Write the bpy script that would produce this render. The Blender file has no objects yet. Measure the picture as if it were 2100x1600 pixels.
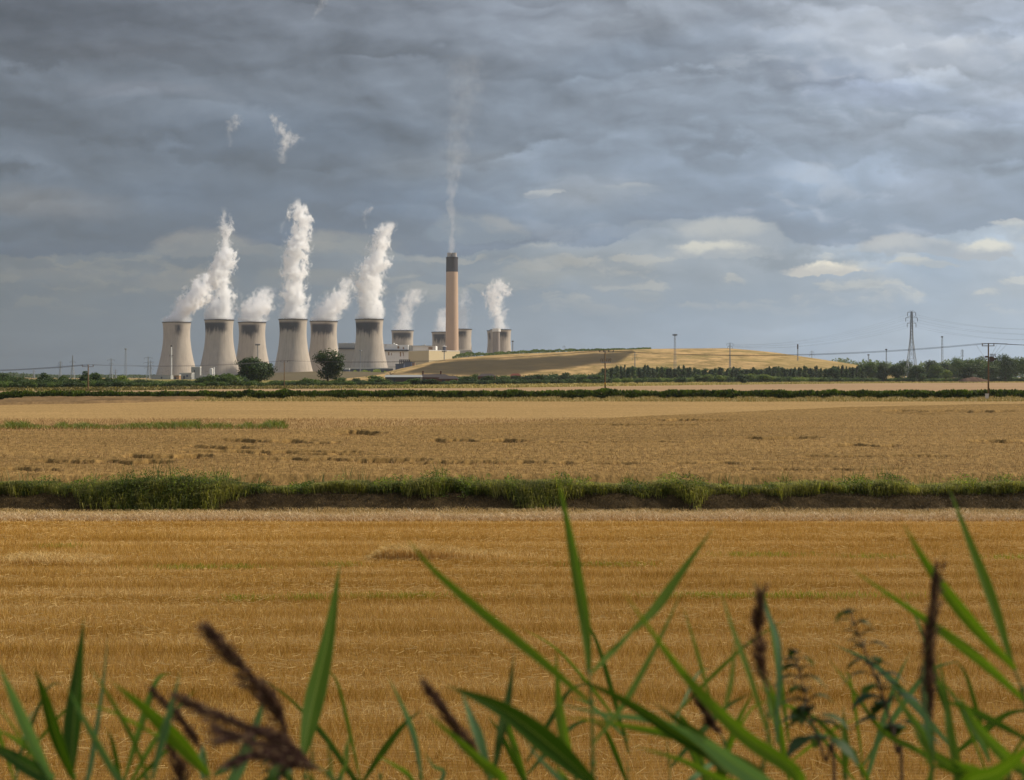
import bpy, math, random
import numpy as np
from mathutils import Vector, Matrix
R = math.radians
sc = bpy.context.scene
COL = sc.collection

# ---------------------------------------------------------------- camera, world, sun, exposure
F = 2917.0            # focal length in photo pixels (2100 wide), 50 mm on a 36 mm sensor
CAMZ = 5.0            # eye height above the fields
HY = 772.0            # photo row of the horizon
cam_d = bpy.data.cameras.new('camera')
cam = bpy.data.objects.new('camera', cam_d)
COL.objects.link(cam)
cam.location = (0, 0, CAMZ)
cam.rotation_euler = (R(90), 0, 0)
cam_d.sensor_width = 36.0
cam_d.lens = 36.0 * F / 2100.0
cam_d.shift_y = (HY - 800.0) / 2100.0
cam_d.clip_start = 0.05
cam_d.clip_end = 60000
cam_d.dof.use_dof = True
cam_d.dof.focus_distance = 600.0
cam_d.dof.aperture_fstop = 5.2
sc.camera = cam

def P(px, py, D):
    """photo pixel at depth D -> world point"""
    return Vector(((px - 1050.0) * D / F, D, CAMZ - (py - HY) * D / F))
def gd(py, z=0.0):
    """depth at which a surface of height z shows at photo row py"""
    return (CAMZ - z) * F / (py - HY)

SUN_AZ, SUN_EL = 74.0, 36.0        # degrees clockwise from +Y (view direction), elevation
sun_d = bpy.data.lights.new('sun', 'SUN')
sun_d.energy = 5.0
sun_d.angle = R(0.9)
sun_d.color = (1.0, 0.91, 0.77)
sun = bpy.data.objects.new('sun', sun_d)
COL.objects.link(sun)
sd = Vector((math.sin(R(SUN_AZ)) * math.cos(R(SUN_EL)), math.cos(R(SUN_AZ)) * math.cos(R(SUN_EL)), math.sin(R(SUN_EL))))
sun.rotation_euler = sd.to_track_quat('Z', 'Y').to_euler()

sc.view_settings.view_transform = 'Standard'
sc.view_settings.look = 'None'
sc.view_settings.exposure = 0.0
sc.view_settings.gamma = 1.0
sc.view_settings.use_curve_mapping = False
sc.cycles.max_bounces = 14
sc.cycles.volume_bounces = 12
sc.cycles.transparent_max_bounces = 24
sc.cycles.diffuse_bounces = 3
sc.cycles.sample_clamp_indirect = 4.0
sc.cycles.volume_max_steps = 256
sc.cycles.use_denoising = True

# ---------------------------------------------------------------- node helpers
def lin(c):
    return tuple(((x / 255.0) / 12.92 if x / 255.0 <= 0.04045 else ((x / 255.0 + 0.055) / 1.055) ** 2.4) for x in c)

class G:
    """small expression builder for shader graphs"""
    def __init__(self, nt):
        self.nt = nt
    def node(self, t, **kw):
        n = self.nt.nodes.new(t)
        for k, v in kw.items():
            setattr(n, k, v)
        return n
    def link(self, a, b):
        self.nt.links.new(a, b)
    def put(self, sock, v):
        if isinstance(v, E):
            self.link(v.s, sock)
        elif isinstance(v, bpy.types.NodeSocket):
            self.link(v, sock)
        else:
            if isinstance(v, tuple) and len(v) == 3 and sock.type == 'RGBA':
                v = (*v, 1.0)
            sock.default_value = v
    def m(self, op, a, b=None, c=None, clamp=False):
        n = self.node('ShaderNodeMath', operation=op, use_clamp=clamp)
        self.put(n.inputs[0], a)
        if b is not None: self.put(n.inputs[1], b)
        if c is not None: self.put(n.inputs[2], c)
        return E(self, n.outputs[0])
    def sstep(self, x, lo, hi):
        n = self.node('ShaderNodeMapRange', interpolation_type='SMOOTHSTEP')
        self.put(n.inputs['Value'], x)
        self.put(n.inputs['From Min'], lo); self.put(n.inputs['From Max'], hi)
        return E(self, n.outputs[0])
    def lstep(self, x, lo, hi, a=0.0, b=1.0):
        n = self.node('ShaderNodeMapRange', interpolation_type='LINEAR')
        self.put(n.inputs['Value'], x)
        self.put(n.inputs['From Min'], lo); self.put(n.inputs['From Max'], hi)
        self.put(n.inputs['To Min'], a); self.put(n.inputs['To Max'], b)
        return E(self, n.outputs[0])
    def xyz(self, x, y, z=0.0):
        n = self.node('ShaderNodeCombineXYZ')
        self.put(n.inputs[0], x); self.put(n.inputs[1], y); self.put(n.inputs[2], z)
        return n.outputs[0]
    def sep(self, v):
        n = self.node('ShaderNodeSeparateXYZ')
        self.put(n.inputs[0], v)
        return [E(self, o) for o in n.outputs]
    def noise(self, vec, scale=1.0, detail=5.0, rough=0.5, dist=0.0, col=False, typ='FBM', lac=2.0):
        n = self.node('ShaderNodeTexNoise')
        n.noise_type = typ
        self.put(n.inputs['Vector'], vec)
        self.put(n.inputs['Scale'], scale); self.put(n.inputs['Detail'], detail)
        self.put(n.inputs['Roughness'], rough); self.put(n.inputs['Distortion'], dist)
        self.put(n.inputs['Lacunarity'], lac)
        return n.outputs['Color'] if col else E(self, n.outputs[0])
    def vor(self, vec, scale=1.0, feature='F1', out='Distance', rnd=1.0):
        n = self.node('ShaderNodeTexVoronoi', feature=feature)
        self.put(n.inputs['Vector'], vec); self.put(n.inputs['Scale'], scale)
        self.put(n.inputs['Randomness'], rnd)
        return n.outputs[out]
    def mix(self, f, a, b):
        n = self.node('ShaderNodeMix', data_type='RGBA')
        self.put(n.inputs['Factor'], f)
        self.put(n.inputs['A'] if False else n.inputs[6], a)
        self.put(n.inputs[7], b)
        return n.outputs[2]
    def mul(self, a, b):
        n = self.node('ShaderNodeMix', data_type='RGBA', blend_type='MULTIPLY')
        n.inputs[0].default_value = 1.0
        self.put(n.inputs[6], a); self.put(n.inputs[7], b)
        return n.outputs[2]
    def gray(self, v):
        n = self.node('ShaderNodeCombineColor')
        for i in range(3): self.put(n.inputs[i], v)
        return n.outputs[0]
    def ramp(self, x, pts, interp='LINEAR'):
        n = self.node('ShaderNodeValToRGB')
        cr = n.color_ramp; cr.interpolation = interp
        while len(cr.elements) < len(pts): cr.elements.new(0.5)
        for e, (p, c) in zip(cr.elements, pts):
            e.position = p; e.color = (*c, 1.0)
        self.put(n.inputs[0], x)
        return n.outputs[0]
    def curve(self, x, pts, lo=0.0, hi=1.0):
        """float curve through pts [(x, y)], x in 0..1, y normalised from lo..hi"""
        n = self.node('ShaderNodeFloatCurve')
        c = n.mapping.curves[0]
        while len(c.points) < len(pts): c.points.new(0.5, 0.5)
        for p, (a, b) in zip(c.points, sorted(pts)):
            p.location = (a, (b - lo) / (hi - lo)); p.handle_type = 'AUTO'
        n.mapping.update()
        self.put(n.inputs['Value'], x)
        return E(self, n.outputs[0]) * (hi - lo) + lo
class E:
    def __init__(self, g, s): self.g = g; self.s = s
    def __add__(self, o): return self.g.m('ADD', self, o)
    __radd__ = __add__
    def __sub__(self, o): return self.g.m('SUBTRACT', self, o)
    def __rsub__(self, o): return self.g.m('SUBTRACT', o, self)
    def __mul__(self, o): return self.g.m('MULTIPLY', self, o)
    __rmul__ = __mul__
    def __truediv__(self, o): return self.g.m('DIVIDE', self, o)
    def __rtruediv__(self, o): return self.g.m('DIVIDE', o, self)
    def __pow__(self, o): return self.g.m('POWER', self, o)
    def clamp(self): return self.g.m('ADD', self, 0.0, clamp=True)
    def abs(self): return self.g.m('ABSOLUTE', self)

# ---------------------------------------------------------------- sky: Nishita blue behind a procedural cloud deck
world = bpy.data.worlds.new('World')
sc.world = world
world.use_nodes = True
wt = world.node_tree
wt.nodes.clear()
g = G(wt)
def build_sky():
    tc = g.node('ShaderNodeTexCoord')
    x, y, z = g.sep(tc.outputs['Generated'])
    yy = g.m('MAXIMUM', y, 0.12)
    U = (x / yy) * (F / 100.0) + 10.5          # sky angles, 100 units to 2 degrees or so
    V = 7.72 - (z / yy) * (F / 100.0)
    w1 = g.sep(g.noise(g.xyz(U * 0.26, V * 0.62, 3.7), 1.0, 3, 0.5, col=True))
    w2 = g.sep(g.noise(g.xyz(U * 0.85, V * 1.35, 9.1), 1.0, 8, 0.55, col=True))
    Uw = U + (w1[0] - 0.5) * 2.0 + (w2[0] - 0.5) * 0.5
    Vw = V + (w1[1] - 0.5) * 0.8 + (w2[1] - 0.5) * 0.34
    fine = g.noise(g.xyz(U * 2.6, V * 3.4, 2.2), 1.0, 6, .66)
    Uf = U + (w2[0] - 0.5) * 0.95 + (fine - .5) * .30
    Vf = V + (w2[1] - 0.5) * 0.46 + (fine - .5) * .26
    def relief(sx, sy, seed, det, rough, du, dv):
        a = g.noise(g.xyz(Uw * sx, Vw * sy, seed), 1.0, det, rough)
        b = g.noise(g.xyz((Uw + du) * sx, (Vw - dv) * sy, seed), 1.0, det, rough)
        return a, (a - b)
    n1, r1 = relief(0.20, 0.50, 1.3, 3, 0.45, 0.30, 0.22)
    n2, r2 = relief(0.40, 0.85, 5.1, 6, 0.50, 0.16, 0.14)
    n3 = w2[2]
    rr = r1 * 1.5 + r2 * 1.35
    tv = V / 7.72
    colr = g.ramp(tv, [(0.0, lin((136, 141, 150))), (0.22, lin((133, 141, 152))), (0.42, lin((126, 137, 151))),
                       (0.60, lin((120, 134, 150))), (0.70, lin((133, 143, 154))), (0.84, lin((140, 149, 158))), (1.0, lin((148, 157, 165)))])
    hm = g.curve((U / 21.0).clamp(), [(0, .46), (.10, .53), (.25, .64), (.40, .80), (.55, 1.0), (.75, 1.22), (.9, 1.42), (1, 1.50)], 0, 2)
    hmul = g.gray(hm)
    # patches share these
    def dist(cx, cy, rx, ry, tilt=0.0, fine=False, flat=False):
        a, b = (Uf, Vf) if fine else (Uw, Vw)
        du = (a - cx) / rx
        dv = (b - cy) / ry if not tilt else (b - cy - (a - cx) * tilt) / ry
        if flat:
            dv = g.m('MAXIMUM', dv * -1.0, dv * 3.0)
        return g.m('SQRT', g.m('MULTIPLY_ADD', du, du, dv * dv))
    c = g.mul(colr, hmul)
    darks = [(17.6, 1.75, 2.2, 0.5, .75, (132, 140, 157), .10), (16.3, 4.2, 2.0, 0.6, .7, (128, 144, 163), 0),
             (12.5, 4.5, 2.0, 0.5, .7, (126, 141, 158), 0), (8.6, 4.2, 2.0, .6, .7, (97, 115, 137), 0), (4.8, 3.95, 3.4, .4, .55, (92, 107, 126), 0),
             (1.5, 0.3, 3.8, .8, .6, (84, 88, 96), .0), (6.0, 2.9, 3.6, .8, .5, (100, 114, 131), 0),
             (12.6, 1.3, 2.8, .6, .5, (124, 136, 151), -.3), (20.5, 2.2, 1.8, .25, .5, (143, 150, 166), -.1)]
    for cx, cy, rx, ry, k, cc, tl in darks:
        c = g.mix(g.sstep(dist(cx, cy, rx, ry, tl), 1.25, 0.1) * k, c, lin(cc))
    lights = [(18.2, .9, 2.4, .62, .8, (188, 191, 197), .22), (18.8, .2, 2.0, .35, .6, (176, 179, 185), 0), (13.4, .3, 2.2, .5, .55, (156, 161, 169), -.2),
              (20.6, 1.85, 1.2, .25, .55, (182, 186, 195), 0), (2.8, 1.9, 1.6, .16, .6, (122, 125, 133), .06), (0.6, 4.2, 2.2, .32, .85, (121, 119, 118), .03),
              (12.2, 4.0, 1.5, .40, .65, (160, 163, 167), -.1), (9.3, 3.3, 1.9, .35, .5, (137, 143, 150), 0),
              (18.6, 2.7, 3.2, .4, .4, (162, 168, 178), 0), (19.1, 3.8, 1.5, .6, .5, (156, 163, 176), 0), (2.4, 1.1, 2.0, .32, .5, (112, 114, 121), 0)]
    for cx, cy, rx, ry, k, cc, tl in lights:
        c = g.mix(g.sstep(dist(cx, cy, rx, ry, tl), 1.3, 0.2) * k, c, lin(cc))
    # ragged lower edge of the dark deck
    Vd = g.curve((Uf / 21.0).clamp(), [(0, 5.28), (.08, 5.26), (.15, 5.05), (.165, 4.92), (.19, 4.78), (.215, 4.76), (.25, 5.0), (.29, 4.98), (.31, 4.8), (.36, 4.82), (.40, 5.2), (.48, 5.16),
                                        (.53, 5.0), (.575, 5.02), (.62, 4.75), (.665, 4.52), (.73, 4.50), (.775, 4.9), (.83, 5.03), (.90, 4.85), (.96, 4.68), (1, 4.55)], 3, 6)
    edge = Vf - Vd
    below = g.sstep(edge, -0.03, 0.07)
    up = g.m('MAXIMUM', edge * -1.0, 0.0)
    dark = g.m('EXPONENT', up * (-1.1)) * (1.0 - below)
    c = g.mix((dark * (0.45 + n2 * 0.8)).clamp(), c, g.mix(g.sstep(U, 2.0, 17.0), lin((68, 82, 102)), lin((118, 132, 152))))
    fadeh = g.sstep(V, 4.8, 6.4)
    # cloud rolls: each has a lit ragged crown and a base that darkens downward
    def rolls(freq, w, seed, rag, soft=.14):
        ph = V * freq + w1[0] * w + w1[2] * (w * .7) + (w2[1] - .5) * rag + (fine - .5) * rag * .35 + seed
        f = g.m('FRACT', ph)
        return g.sstep(f, 0.0, soft) * (1.0 - f)
    v1 = rolls(0.62, 2.4, .10, .75, .17)
    v2 = rolls(1.15, 3.4, .55, .95, .22)
    mA = g.sstep(n1, .38, .62); mB = g.sstep(n2, .42, .66)
    lump = (n2 - .5) * .42 + r2 * 1.3 + (n3 - .5) * .26 + (fine - .5) * .13
    shade = 1.0 + (r1 * 1.5 + (n1 - 0.5) * 0.9 + lump + (v1 - .40) * (.08 + mB * .40) + (v2 - .4) * (.02 + mA * .28)) * (1.0 - fadeh * 0.8) * (1.0 - dark * .55)
    shade = g.m('MAXIMUM', 1.0 + (shade - 1.0) * 1.18, 0.5)
    under = g.mul(g.mix((n2 * 2.4 - 0.7).clamp() * (1.0 - g.sstep(V, 5.6, 6.6) * .75), g.mix(g.sstep(V, 5.0, 7.4), lin((128, 142, 157)), lin((136, 151, 168))), lin((152, 153, 152))), hmul)
    c = g.mix(below * 0.8, c, under)
    c = g.mul(c, g.gray(shade))
    # scattered low cumulus in the clearer band: cream crowns over blue-grey
    ca = g.noise(g.xyz(Uf * .55, Vf * 1.9, 12.3), 1.0, 4, .55)
    cb = g.noise(g.xyz((Uf + .10) * .55, (Vf - .16) * 1.9, 12.3), 1.0, 4, .55)
    win = below * g.sstep(V, 6.7, 5.9)
    cm = g.sstep(ca + (fine - .5) * .10, .47, .56) * win
    lit = g.sstep(ca - cb + (n3 - .5) * .10, -.04, .13)
    crown = g.mul(g.mix(lit, lin((128, 138, 149)), lin((184, 178, 166))), hmul)
    c = g.mix(cm * .42, c, crown)
    c = g.mix(win * (1.0 - cm) * .35, c, g.mul(lin((120, 136, 154)), hmul))
    # crisp lit billows inside the deck
    bm = g.sstep(n1 + (n3 - .5) * .25, .50, .60) * (1.0 - below) * (.25 + .75 * g.sstep(U, 6.0, 18.0))
    bl = g.sstep(r2 * 6.0 + (fine - .5) * .5 + (w2[1] - .5) * .8, .0, .55)
    c = g.mix(bm * bl * .30, c, g.mul(lin((178, 178, 180)), hmul))
    # cumulus: ragged tops that catch the sun, flat greyer bases
    cum = [(4.2, 5.15, 1.5, .50, .62, (148, 141, 133), (126, 126, 126)), (7.0, 5.1, 1.3, .42, .6, (147, 142, 134), (128, 130, 131)),
           (3.85, 5.85, 1.1, .34, .7, (146, 138, 128), (120, 121, 122)), (6.4, 5.8, 1.3, .32, .5, (139, 135, 128), (122, 125, 128)),
           (9.9, 4.85, 1.1, .5, .65, (162, 160, 156), (122, 134, 147)), (13.6, 4.8, 1.4, .3, .35, (164, 168, 173), (140, 150, 163)),
           (14.9, 4.95, 1.15, .48, .8, (192, 190, 184), (158, 164, 171)), (14.6, 5.22, 1.2, .3, .85, (224, 216, 198), (164, 168, 172)),
           (16.9, 5.58, .95, .24, 1.0, (244, 232, 210), (196, 190, 182)), (18.7, 5.15, 1.5, .34, .75, (194, 191, 186), (160, 166, 174)),
           (18.9, 5.42, .9, .10, .6, (200, 196, 186), (176, 178, 178)), (20.2, 5.2, .7, .34, .9, (232, 224, 206), (168, 172, 178)),
           (20.8, 4.62, .6, .12, .6, (212, 208, 198), (176, 180, 184)), (11.1, 4.02, .42, .16, .65, (192, 190, 184), (150, 156, 164)),
           (12.8, 3.9, .7, .2, .5, (188, 188, 184), (146, 155, 165)), (13.3, 6.12, .55, .16, .45, (166, 168, 166), (148, 154, 160)),
           (11.2, 5.75, 1.6, .3, .4, (164, 164, 158), (146, 152, 156)), (19.9, 1.25, 1.5, .55, .55, (204, 204, 206), (166, 172, 182)),
           (18.3, .75, 1.3, .6, .45, (192, 194, 197), (162, 168, 178)), (1.0, 5.75, 1.5, .25, .4, (124, 122, 120), (110, 114, 118))]
    for cx, cy, rx, ry, k, ct, cb in cum:
        d = dist(cx, cy, rx, ry, 0, True, True)
        m = g.sstep(d + (n3 - 0.5) * 0.8 + (fine - .5) * .3, 1.06, 0.72) * k
        t = g.sstep((cy - V) / ry + (n3 - 0.5) * 2.4 + (w2[1] - 0.5) * 1.5, 0.0, 0.85)
        c = g.mix(m, c, g.mix(t, lin(cb), lin(ct)))
    ns = g.node('ShaderNodeTexSky', sky_type='NISHITA', sun_disc=False, sun_elevation=R(SUN_EL), sun_rotation=R(SUN_AZ))
    bg1 = g.node('ShaderNodeBackground'); g.put(bg1.inputs[0], ns.outputs[0]); bg1.inputs[1].default_value = 0.08
    bg2 = g.node('ShaderNodeBackground'); g.put(bg2.inputs[0], g.mul(c, (.95, 1.0, 1.05))); bg2.inputs[1].default_value = 1.0
    # overhead and behind: plain pale cloud, so the land is lit as under broken cloud
    bg3 = g.node('ShaderNodeBackground'); bg3.inputs[0].default_value = (*lin((166, 176, 194)), 1); bg3.inputs[1].default_value = 0.9
    high = g.m('MAXIMUM', g.sstep(z / g.m('MAXIMUM', y, 0.05), 0.34, 0.7), g.sstep(y, 0.5, 0.15))
    m1 = g.node('ShaderNodeMixShader'); g.put(m1.inputs[0], high); g.link(bg2.outputs[0], m1.inputs[1]); g.link(bg3.outputs[0], m1.inputs[2])
    mx = g.node('ShaderNodeMixShader')
    mx.inputs[0].default_value = 0.9
    g.link(bg1.outputs[0], mx.inputs[1]); g.link(m1.outputs[0], mx.inputs[2])
    out = g.node('ShaderNodeOutputWorld'); g.link(mx.outputs[0], out.inputs[0])
build_sky()
world.cycles.sampling_method = 'MANUAL'
world.cycles.sample_map_resolution = 256

# ---------------------------------------------------------------- mesh and object helpers
rng = np.random.default_rng(7)
def tag(o, label=None, cat=None, group=None, kind=None):
    if label: o['label'] = label
    if cat: o['category'] = cat
    if group: o['group'] = group
    if kind: o['kind'] = kind
    return o
def empty(name, loc, label=None, cat=None, group=None, rz=0.0):
    o = bpy.data.objects.new(name, None)
    COL.objects.link(o)
    o.location = loc; o.rotation_euler = (0, 0, rz); o.empty_display_size = 0.2
    return tag(o, label, cat, group)
def copy_tree(o, parent=None):
    c = o.copy(); COL.objects.link(c)
    c.parent = parent
    for ch in list(o.children):
        copy_tree(ch, c)
    return c
def mesh_np(name, V, faces, mat, parent=None, smooth=False, attrs=None, loc=None, loops=None):
    """V (n,3); faces (m,k) array of equal-sized polygons"""
    me = bpy.data.meshes.new(name)
    V = np.asarray(V, dtype=np.float32); faces = np.asarray(faces, dtype=np.int32)
    m, k = faces.shape
    me.vertices.add(len(V)); me.vertices.foreach_set('co', V.ravel())
    me.loops.add(m * k); me.loops.foreach_set('vertex_index', faces.ravel())
    me.polygons.add(m); me.polygons.foreach_set('loop_start', np.arange(m, dtype=np.int32) * k)
    if smooth:
        me.polygons.foreach_set('use_smooth', np.ones(m, dtype=bool))
    me.update(calc_edges=True)
    if attrs:
        for an, av in attrs.items():
            a = me.attributes.new(an, 'FLOAT', 'POINT')
            a.data.foreach_set('value', np.asarray(av, dtype=np.float32))
    if mat: me.materials.append(mat)
    o = bpy.data.objects.new(name, me); COL.objects.link(o)
    if parent: o.parent = parent
    if loc is not None: o.location = loc
    return o
class MB:
    """collects simple shapes into one mesh (local coordinates)"""
    def __init__(self): self.v = []; self.f = []
    def quad(self, a, b, c, d):
        n = len(self.v); self.v += [tuple(a), tuple(b), tuple(c), tuple(d)]; self.f.append((n, n + 1, n + 2, n + 3)); return self
    def box(self, x0, x1, y0, y1, z0, z1):
        n = len(self.v)
        self.v += [(x0, y0, z0), (x1, y0, z0), (x1, y1, z0), (x0, y1, z0), (x0, y0, z1), (x1, y0, z1), (x1, y1, z1), (x0, y1, z1)]
        for q in ((0, 3, 2, 1), (4, 5, 6, 7), (0, 1, 5, 4), (1, 2, 6, 5), (2, 3, 7, 6), (3, 0, 4, 7)):
            self.f.append(tuple(n + i for i in q))
        return self
    def bar(self, a, b, r, r2=None, n=4, cap=True):
        a = Vector(a); b = Vector(b); d = (b - a)
        if d.length < 1e-6: return self
        q = d.to_track_quat('Z', 'Y'); r2 = r if r2 is None else r2
        k = len(self.v)
        for p, rad in ((a, r), (b, r2)):
            for i in range(n):
                t = 2 * math.pi * (i + .5) / n
                self.v.append(tuple(p + q @ Vector((math.cos(t) * rad, math.sin(t) * rad, 0))))
        for i in range(n):
            j = (i + 1) % n
            self.f.append((k + i, k + j, k + n + j, k + n + i))
        if cap:
            self.f.append(tuple(k + i for i in reversed(range(n)))); self.f.append(tuple(k + n + i for i in range(n)))
        return self
    def tube(self, pts, rads, n=6):
        pts = [Vector(p) for p in pts]; k0 = len(self.v)
        if not hasattr(rads, '__len__'): rads = [rads] * len(pts)
        for i, p in enumerate(pts):
            t = (pts[min(i + 1, len(pts) - 1)] - pts[max(i - 1, 0)])
            q = t.to_track_quat('Z', 'Y')
            for s in range(n):
                a = 2 * math.pi * s / n
                self.v.append(tuple(p + q @ Vector((math.cos(a) * rads[i], math.sin(a) * rads[i], 0))))
        for i in range(len(pts) - 1):
            for s in range(n):
                s2 = (s + 1) % n; a = k0 + i * n
                self.f.append((a + s, a + s2, a + n + s2, a + n + s))
        self.f.append(tuple(k0 + s for s in reversed(range(n))))
        e = k0 + (len(pts) - 1) * n
        self.f.append(tuple(e + s for s in range(n)))
        return self
    def lathe(self, prof, n=48, cx=0, cy=0, close=False):
        k0 = len(self.v)
        for r, z in prof:
            for s in range(n):
                a = 2 * math.pi * s / n
                self.v.append((cx + math.cos(a) * r, cy + math.sin(a) * r, z))
        for i in range(len(prof) - 1):
            for s in range(n):
                s2 = (s + 1) % n; a = k0 + i * n
                self.f.append((a + s, a + s2, a + n + s2, a + n + s))
        if close:
            self.f.append(tuple(k0 + s for s in reversed(range(n))))
            e = k0 + (len(prof) - 1) * n
            self.f.append(tuple(e + s for s in range(n)))
        return self
    def prism(self, poly, y0, y1):
        """polygon in x,z extruded along y (poly counter-clockwise seen from -y)"""
        n = len(poly); k = len(self.v)
        for y in (y0, y1):
            self.v += [(x, y, z) for x, z in poly]
        self.f.append(tuple(k + i for i in range(n))); self.f.append(tuple(k + n + i for i in reversed(range(n))))
        for i in range(n):
            j = (i + 1) % n
            self.f.append((k + i, k + n + i, k + n + j, k + j))
        return self
    def build(self, name, mat, parent=None, smooth=False, loc=None):
        me = bpy.data.meshes.new(name)
        me.from_pydata(self.v, [], self.f)
        if smooth:
            me.polygons.foreach_set('use_smooth', np.ones(len(me.polygons), dtype=bool))
        me.update()
        if mat: me.materials.append(mat)
        o = bpy.data.objects.new(name, me); COL.objects.link(o)
        if parent: o.parent = parent
        if loc is not None: o.location = loc
        return o

# value noise in numpy, for terrain, crowns and scatter
_NT = np.random.default_rng(3).random((64, 64))
def vn(x, y):
    x = np.asarray(x, float); y = np.asarray(y, float)
    xi = np.floor(x).astype(int); yi = np.floor(y).astype(int)
    fx = x - xi; fy = y - yi
    fx = fx * fx * (3 - 2 * fx); fy = fy * fy * (3 - 2 * fy)
    a = _NT[xi % 64, yi % 64]; b = _NT[(xi + 1) % 64, yi % 64]
    c = _NT[xi % 64, (yi + 1) % 64]; d = _NT[(xi + 1) % 64, (yi + 1) % 64]
    return (a * (1 - fx) + b * fx) * (1 - fy) + (c * (1 - fx) + d * fx) * fy
def fbm(x, y, o=4, gain=0.5):
    s = 0; a = 1; t = 0
    for i in range(o):
        s = s + a * vn(x * 2 ** i + 17.3 * i, y * 2 ** i + 5.1 * i); t += a; a *= gain
    return s / t
def ss(x, a, b):
    t = np.clip((np.asarray(x, float) - a) / (b - a), 0, 1)
    return t * t * (3 - 2 * t)

# ---------------------------------------------------------------- materials
def material(name, fn):
    m = bpy.data.materials.new(name); m.use_nodes = True
    nt = m.node_tree; nt.nodes.clear()
    gg = G(nt); out = gg.node('ShaderNodeOutputMaterial')
    fn(gg, out, m)
    return m
def pbsdf(gg, color, rough=0.8, spec=0.2, bump=None, bdist=0.05, bstr=0.6):
    n = gg.node('ShaderNodeBsdfPrincipled')
    gg.put(n.inputs['Base Color'], color); gg.put(n.inputs['Roughness'], rough)
    gg.put(n.inputs['Specular IOR Level'], spec)
    if bump is not None:
        b = gg.node('ShaderNodeBump'); b.inputs['Strength'].default_value = bstr; b.inputs['Distance'].default_value = bdist
        gg.put(b.inputs['Height'], bump); gg.link(b.outputs[0], n.inputs['Normal'])
    return n
def pos(gg):
    return gg.node('ShaderNodeNewGeometry').outputs['Position']
def objco(gg):
    return gg.node('ShaderNodeTexCoord').outputs['Object']
def attr(gg, name, typ='GEOMETRY'):
    n = gg.node('ShaderNodeAttribute'); n.attribute_name = name; n.attribute_type = typ
    return E(gg, n.outputs['Fac'])
def simple(name, color, rough=0.8, spec=0.2, var=0.15, scale=1.0, metallic=0.0):
    def fn(gg, out, m):
        n1 = gg.noise(objco(gg), scale, 5, 0.6)
        c = gg.mul(color, gg.gray(1.0 - var + n1 * (2 * var)))
        b = pbsdf(gg, c, rough, spec); b.inputs['Metallic'].default_value = metallic
        gg.link(b.outputs[0], out.inputs[0])
    return material(name, fn)
def leafmat(name, base, alt, trans=0.35, per_obj=0.25, tcol=None, rough=0.6, spec=0.25, scale=0.5, shade_attr=None):
    """thin leaves: colour varies by leaf (attribute 'v') and by plant"""
    def fn(gg, out, m):
        v = attr(gg, 'v')
        c = gg.mix(v, base, alt)
        oi = gg.node('ShaderNodeObjectInfo')
        k = E(gg, oi.outputs['Random']) * (2 * per_obj) + (1 - per_obj)
        c = gg.mul(c, gg.gray(k))
        b = pbsdf(gg, c, rough, spec)
        t = gg.node('ShaderNodeBsdfTranslucent')
        gg.put(t.inputs[0], gg.mul(c, tcol or (1.3, 1.5, 0.5)))
        mx = gg.node('ShaderNodeMixShader'); mx.inputs[0].default_value = trans
        gg.link(b.outputs[0], mx.inputs[1]); gg.link(t.outputs[0], mx.inputs[2]); gg.link(mx.outputs[0], out.inputs[0])
    return material(name, fn)

# ---------------------------------------------------------------- ground, fields, ditch
def band(x, y):
    """combine passes: 0 = pale short stubble, 1 = golden taller strip; passes run sideways"""
    yy = y + 0.22 * (fbm(x * 0.04, y * 0.2, 3) - .5) + x * 0.004
    a = 0.25 + 1.1 * vn(yy * .31 + 4.0, x * .012)
    return np.clip(0.42 + a * (0.40 * np.sin(yy * 2 * np.pi / 1.95) + .22 * np.sin(yy * 2 * np.pi / 3.1 + 1.0) + .22 * np.sin(yy * 2 * np.pi / .62)) + .5 * (fbm(x * .10, y * 1.3, 3) - .5), 0, 1)
def bank(y):
    return 3.25 * (1 - ss(y, 3.2, 12.0))
def ditch(x, y):
    w = 0.5 * (vn(x * 0.12, 3.3) - .5)
    d = -1.7 * ss(y + w, 52.9, 54.6) * (1 - ss(y + w * 2.2, 56.6, 60.6) ** 1.1)
    return d + (0.22 * (fbm(x * .7, y * .9, 3) - .5) + 0.16 * (vn(x * 2.2, y * 2.6) - .5)) * ss(y, 52.8, 54) * (1 - ss(y, 60, 62))
ys = np.concatenate([[-2500, -300, -40, -8], np.arange(0, 14, 0.5), np.arange(14, 52, 2.0), np.arange(52, 62.6, 0.16), np.arange(63, 80, 3), [90, 120, 180, 260, 310, 400, 600, 1000, 1500, 2000, 3000, 4500, 5500, 6800]])
xs = np.concatenate([[-4500, -2500, -1000, -300, -120, -60], np.arange(-34, 34.1, 0.22), [60, 120, 300, 1000, 2500, 4500]])
X, Y = np.meshgrid(xs, ys)
Z = bank(Y) + ditch(X, Y) - 0.02
def grid_faces(ny, nx):
    i = np.arange((ny - 1) * (nx - 1)); r = i // (nx - 1); c = i % (nx - 1); a = r * nx + c
    return np.stack([a, a + 1, a + nx + 1, a + nx], 1)
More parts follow.
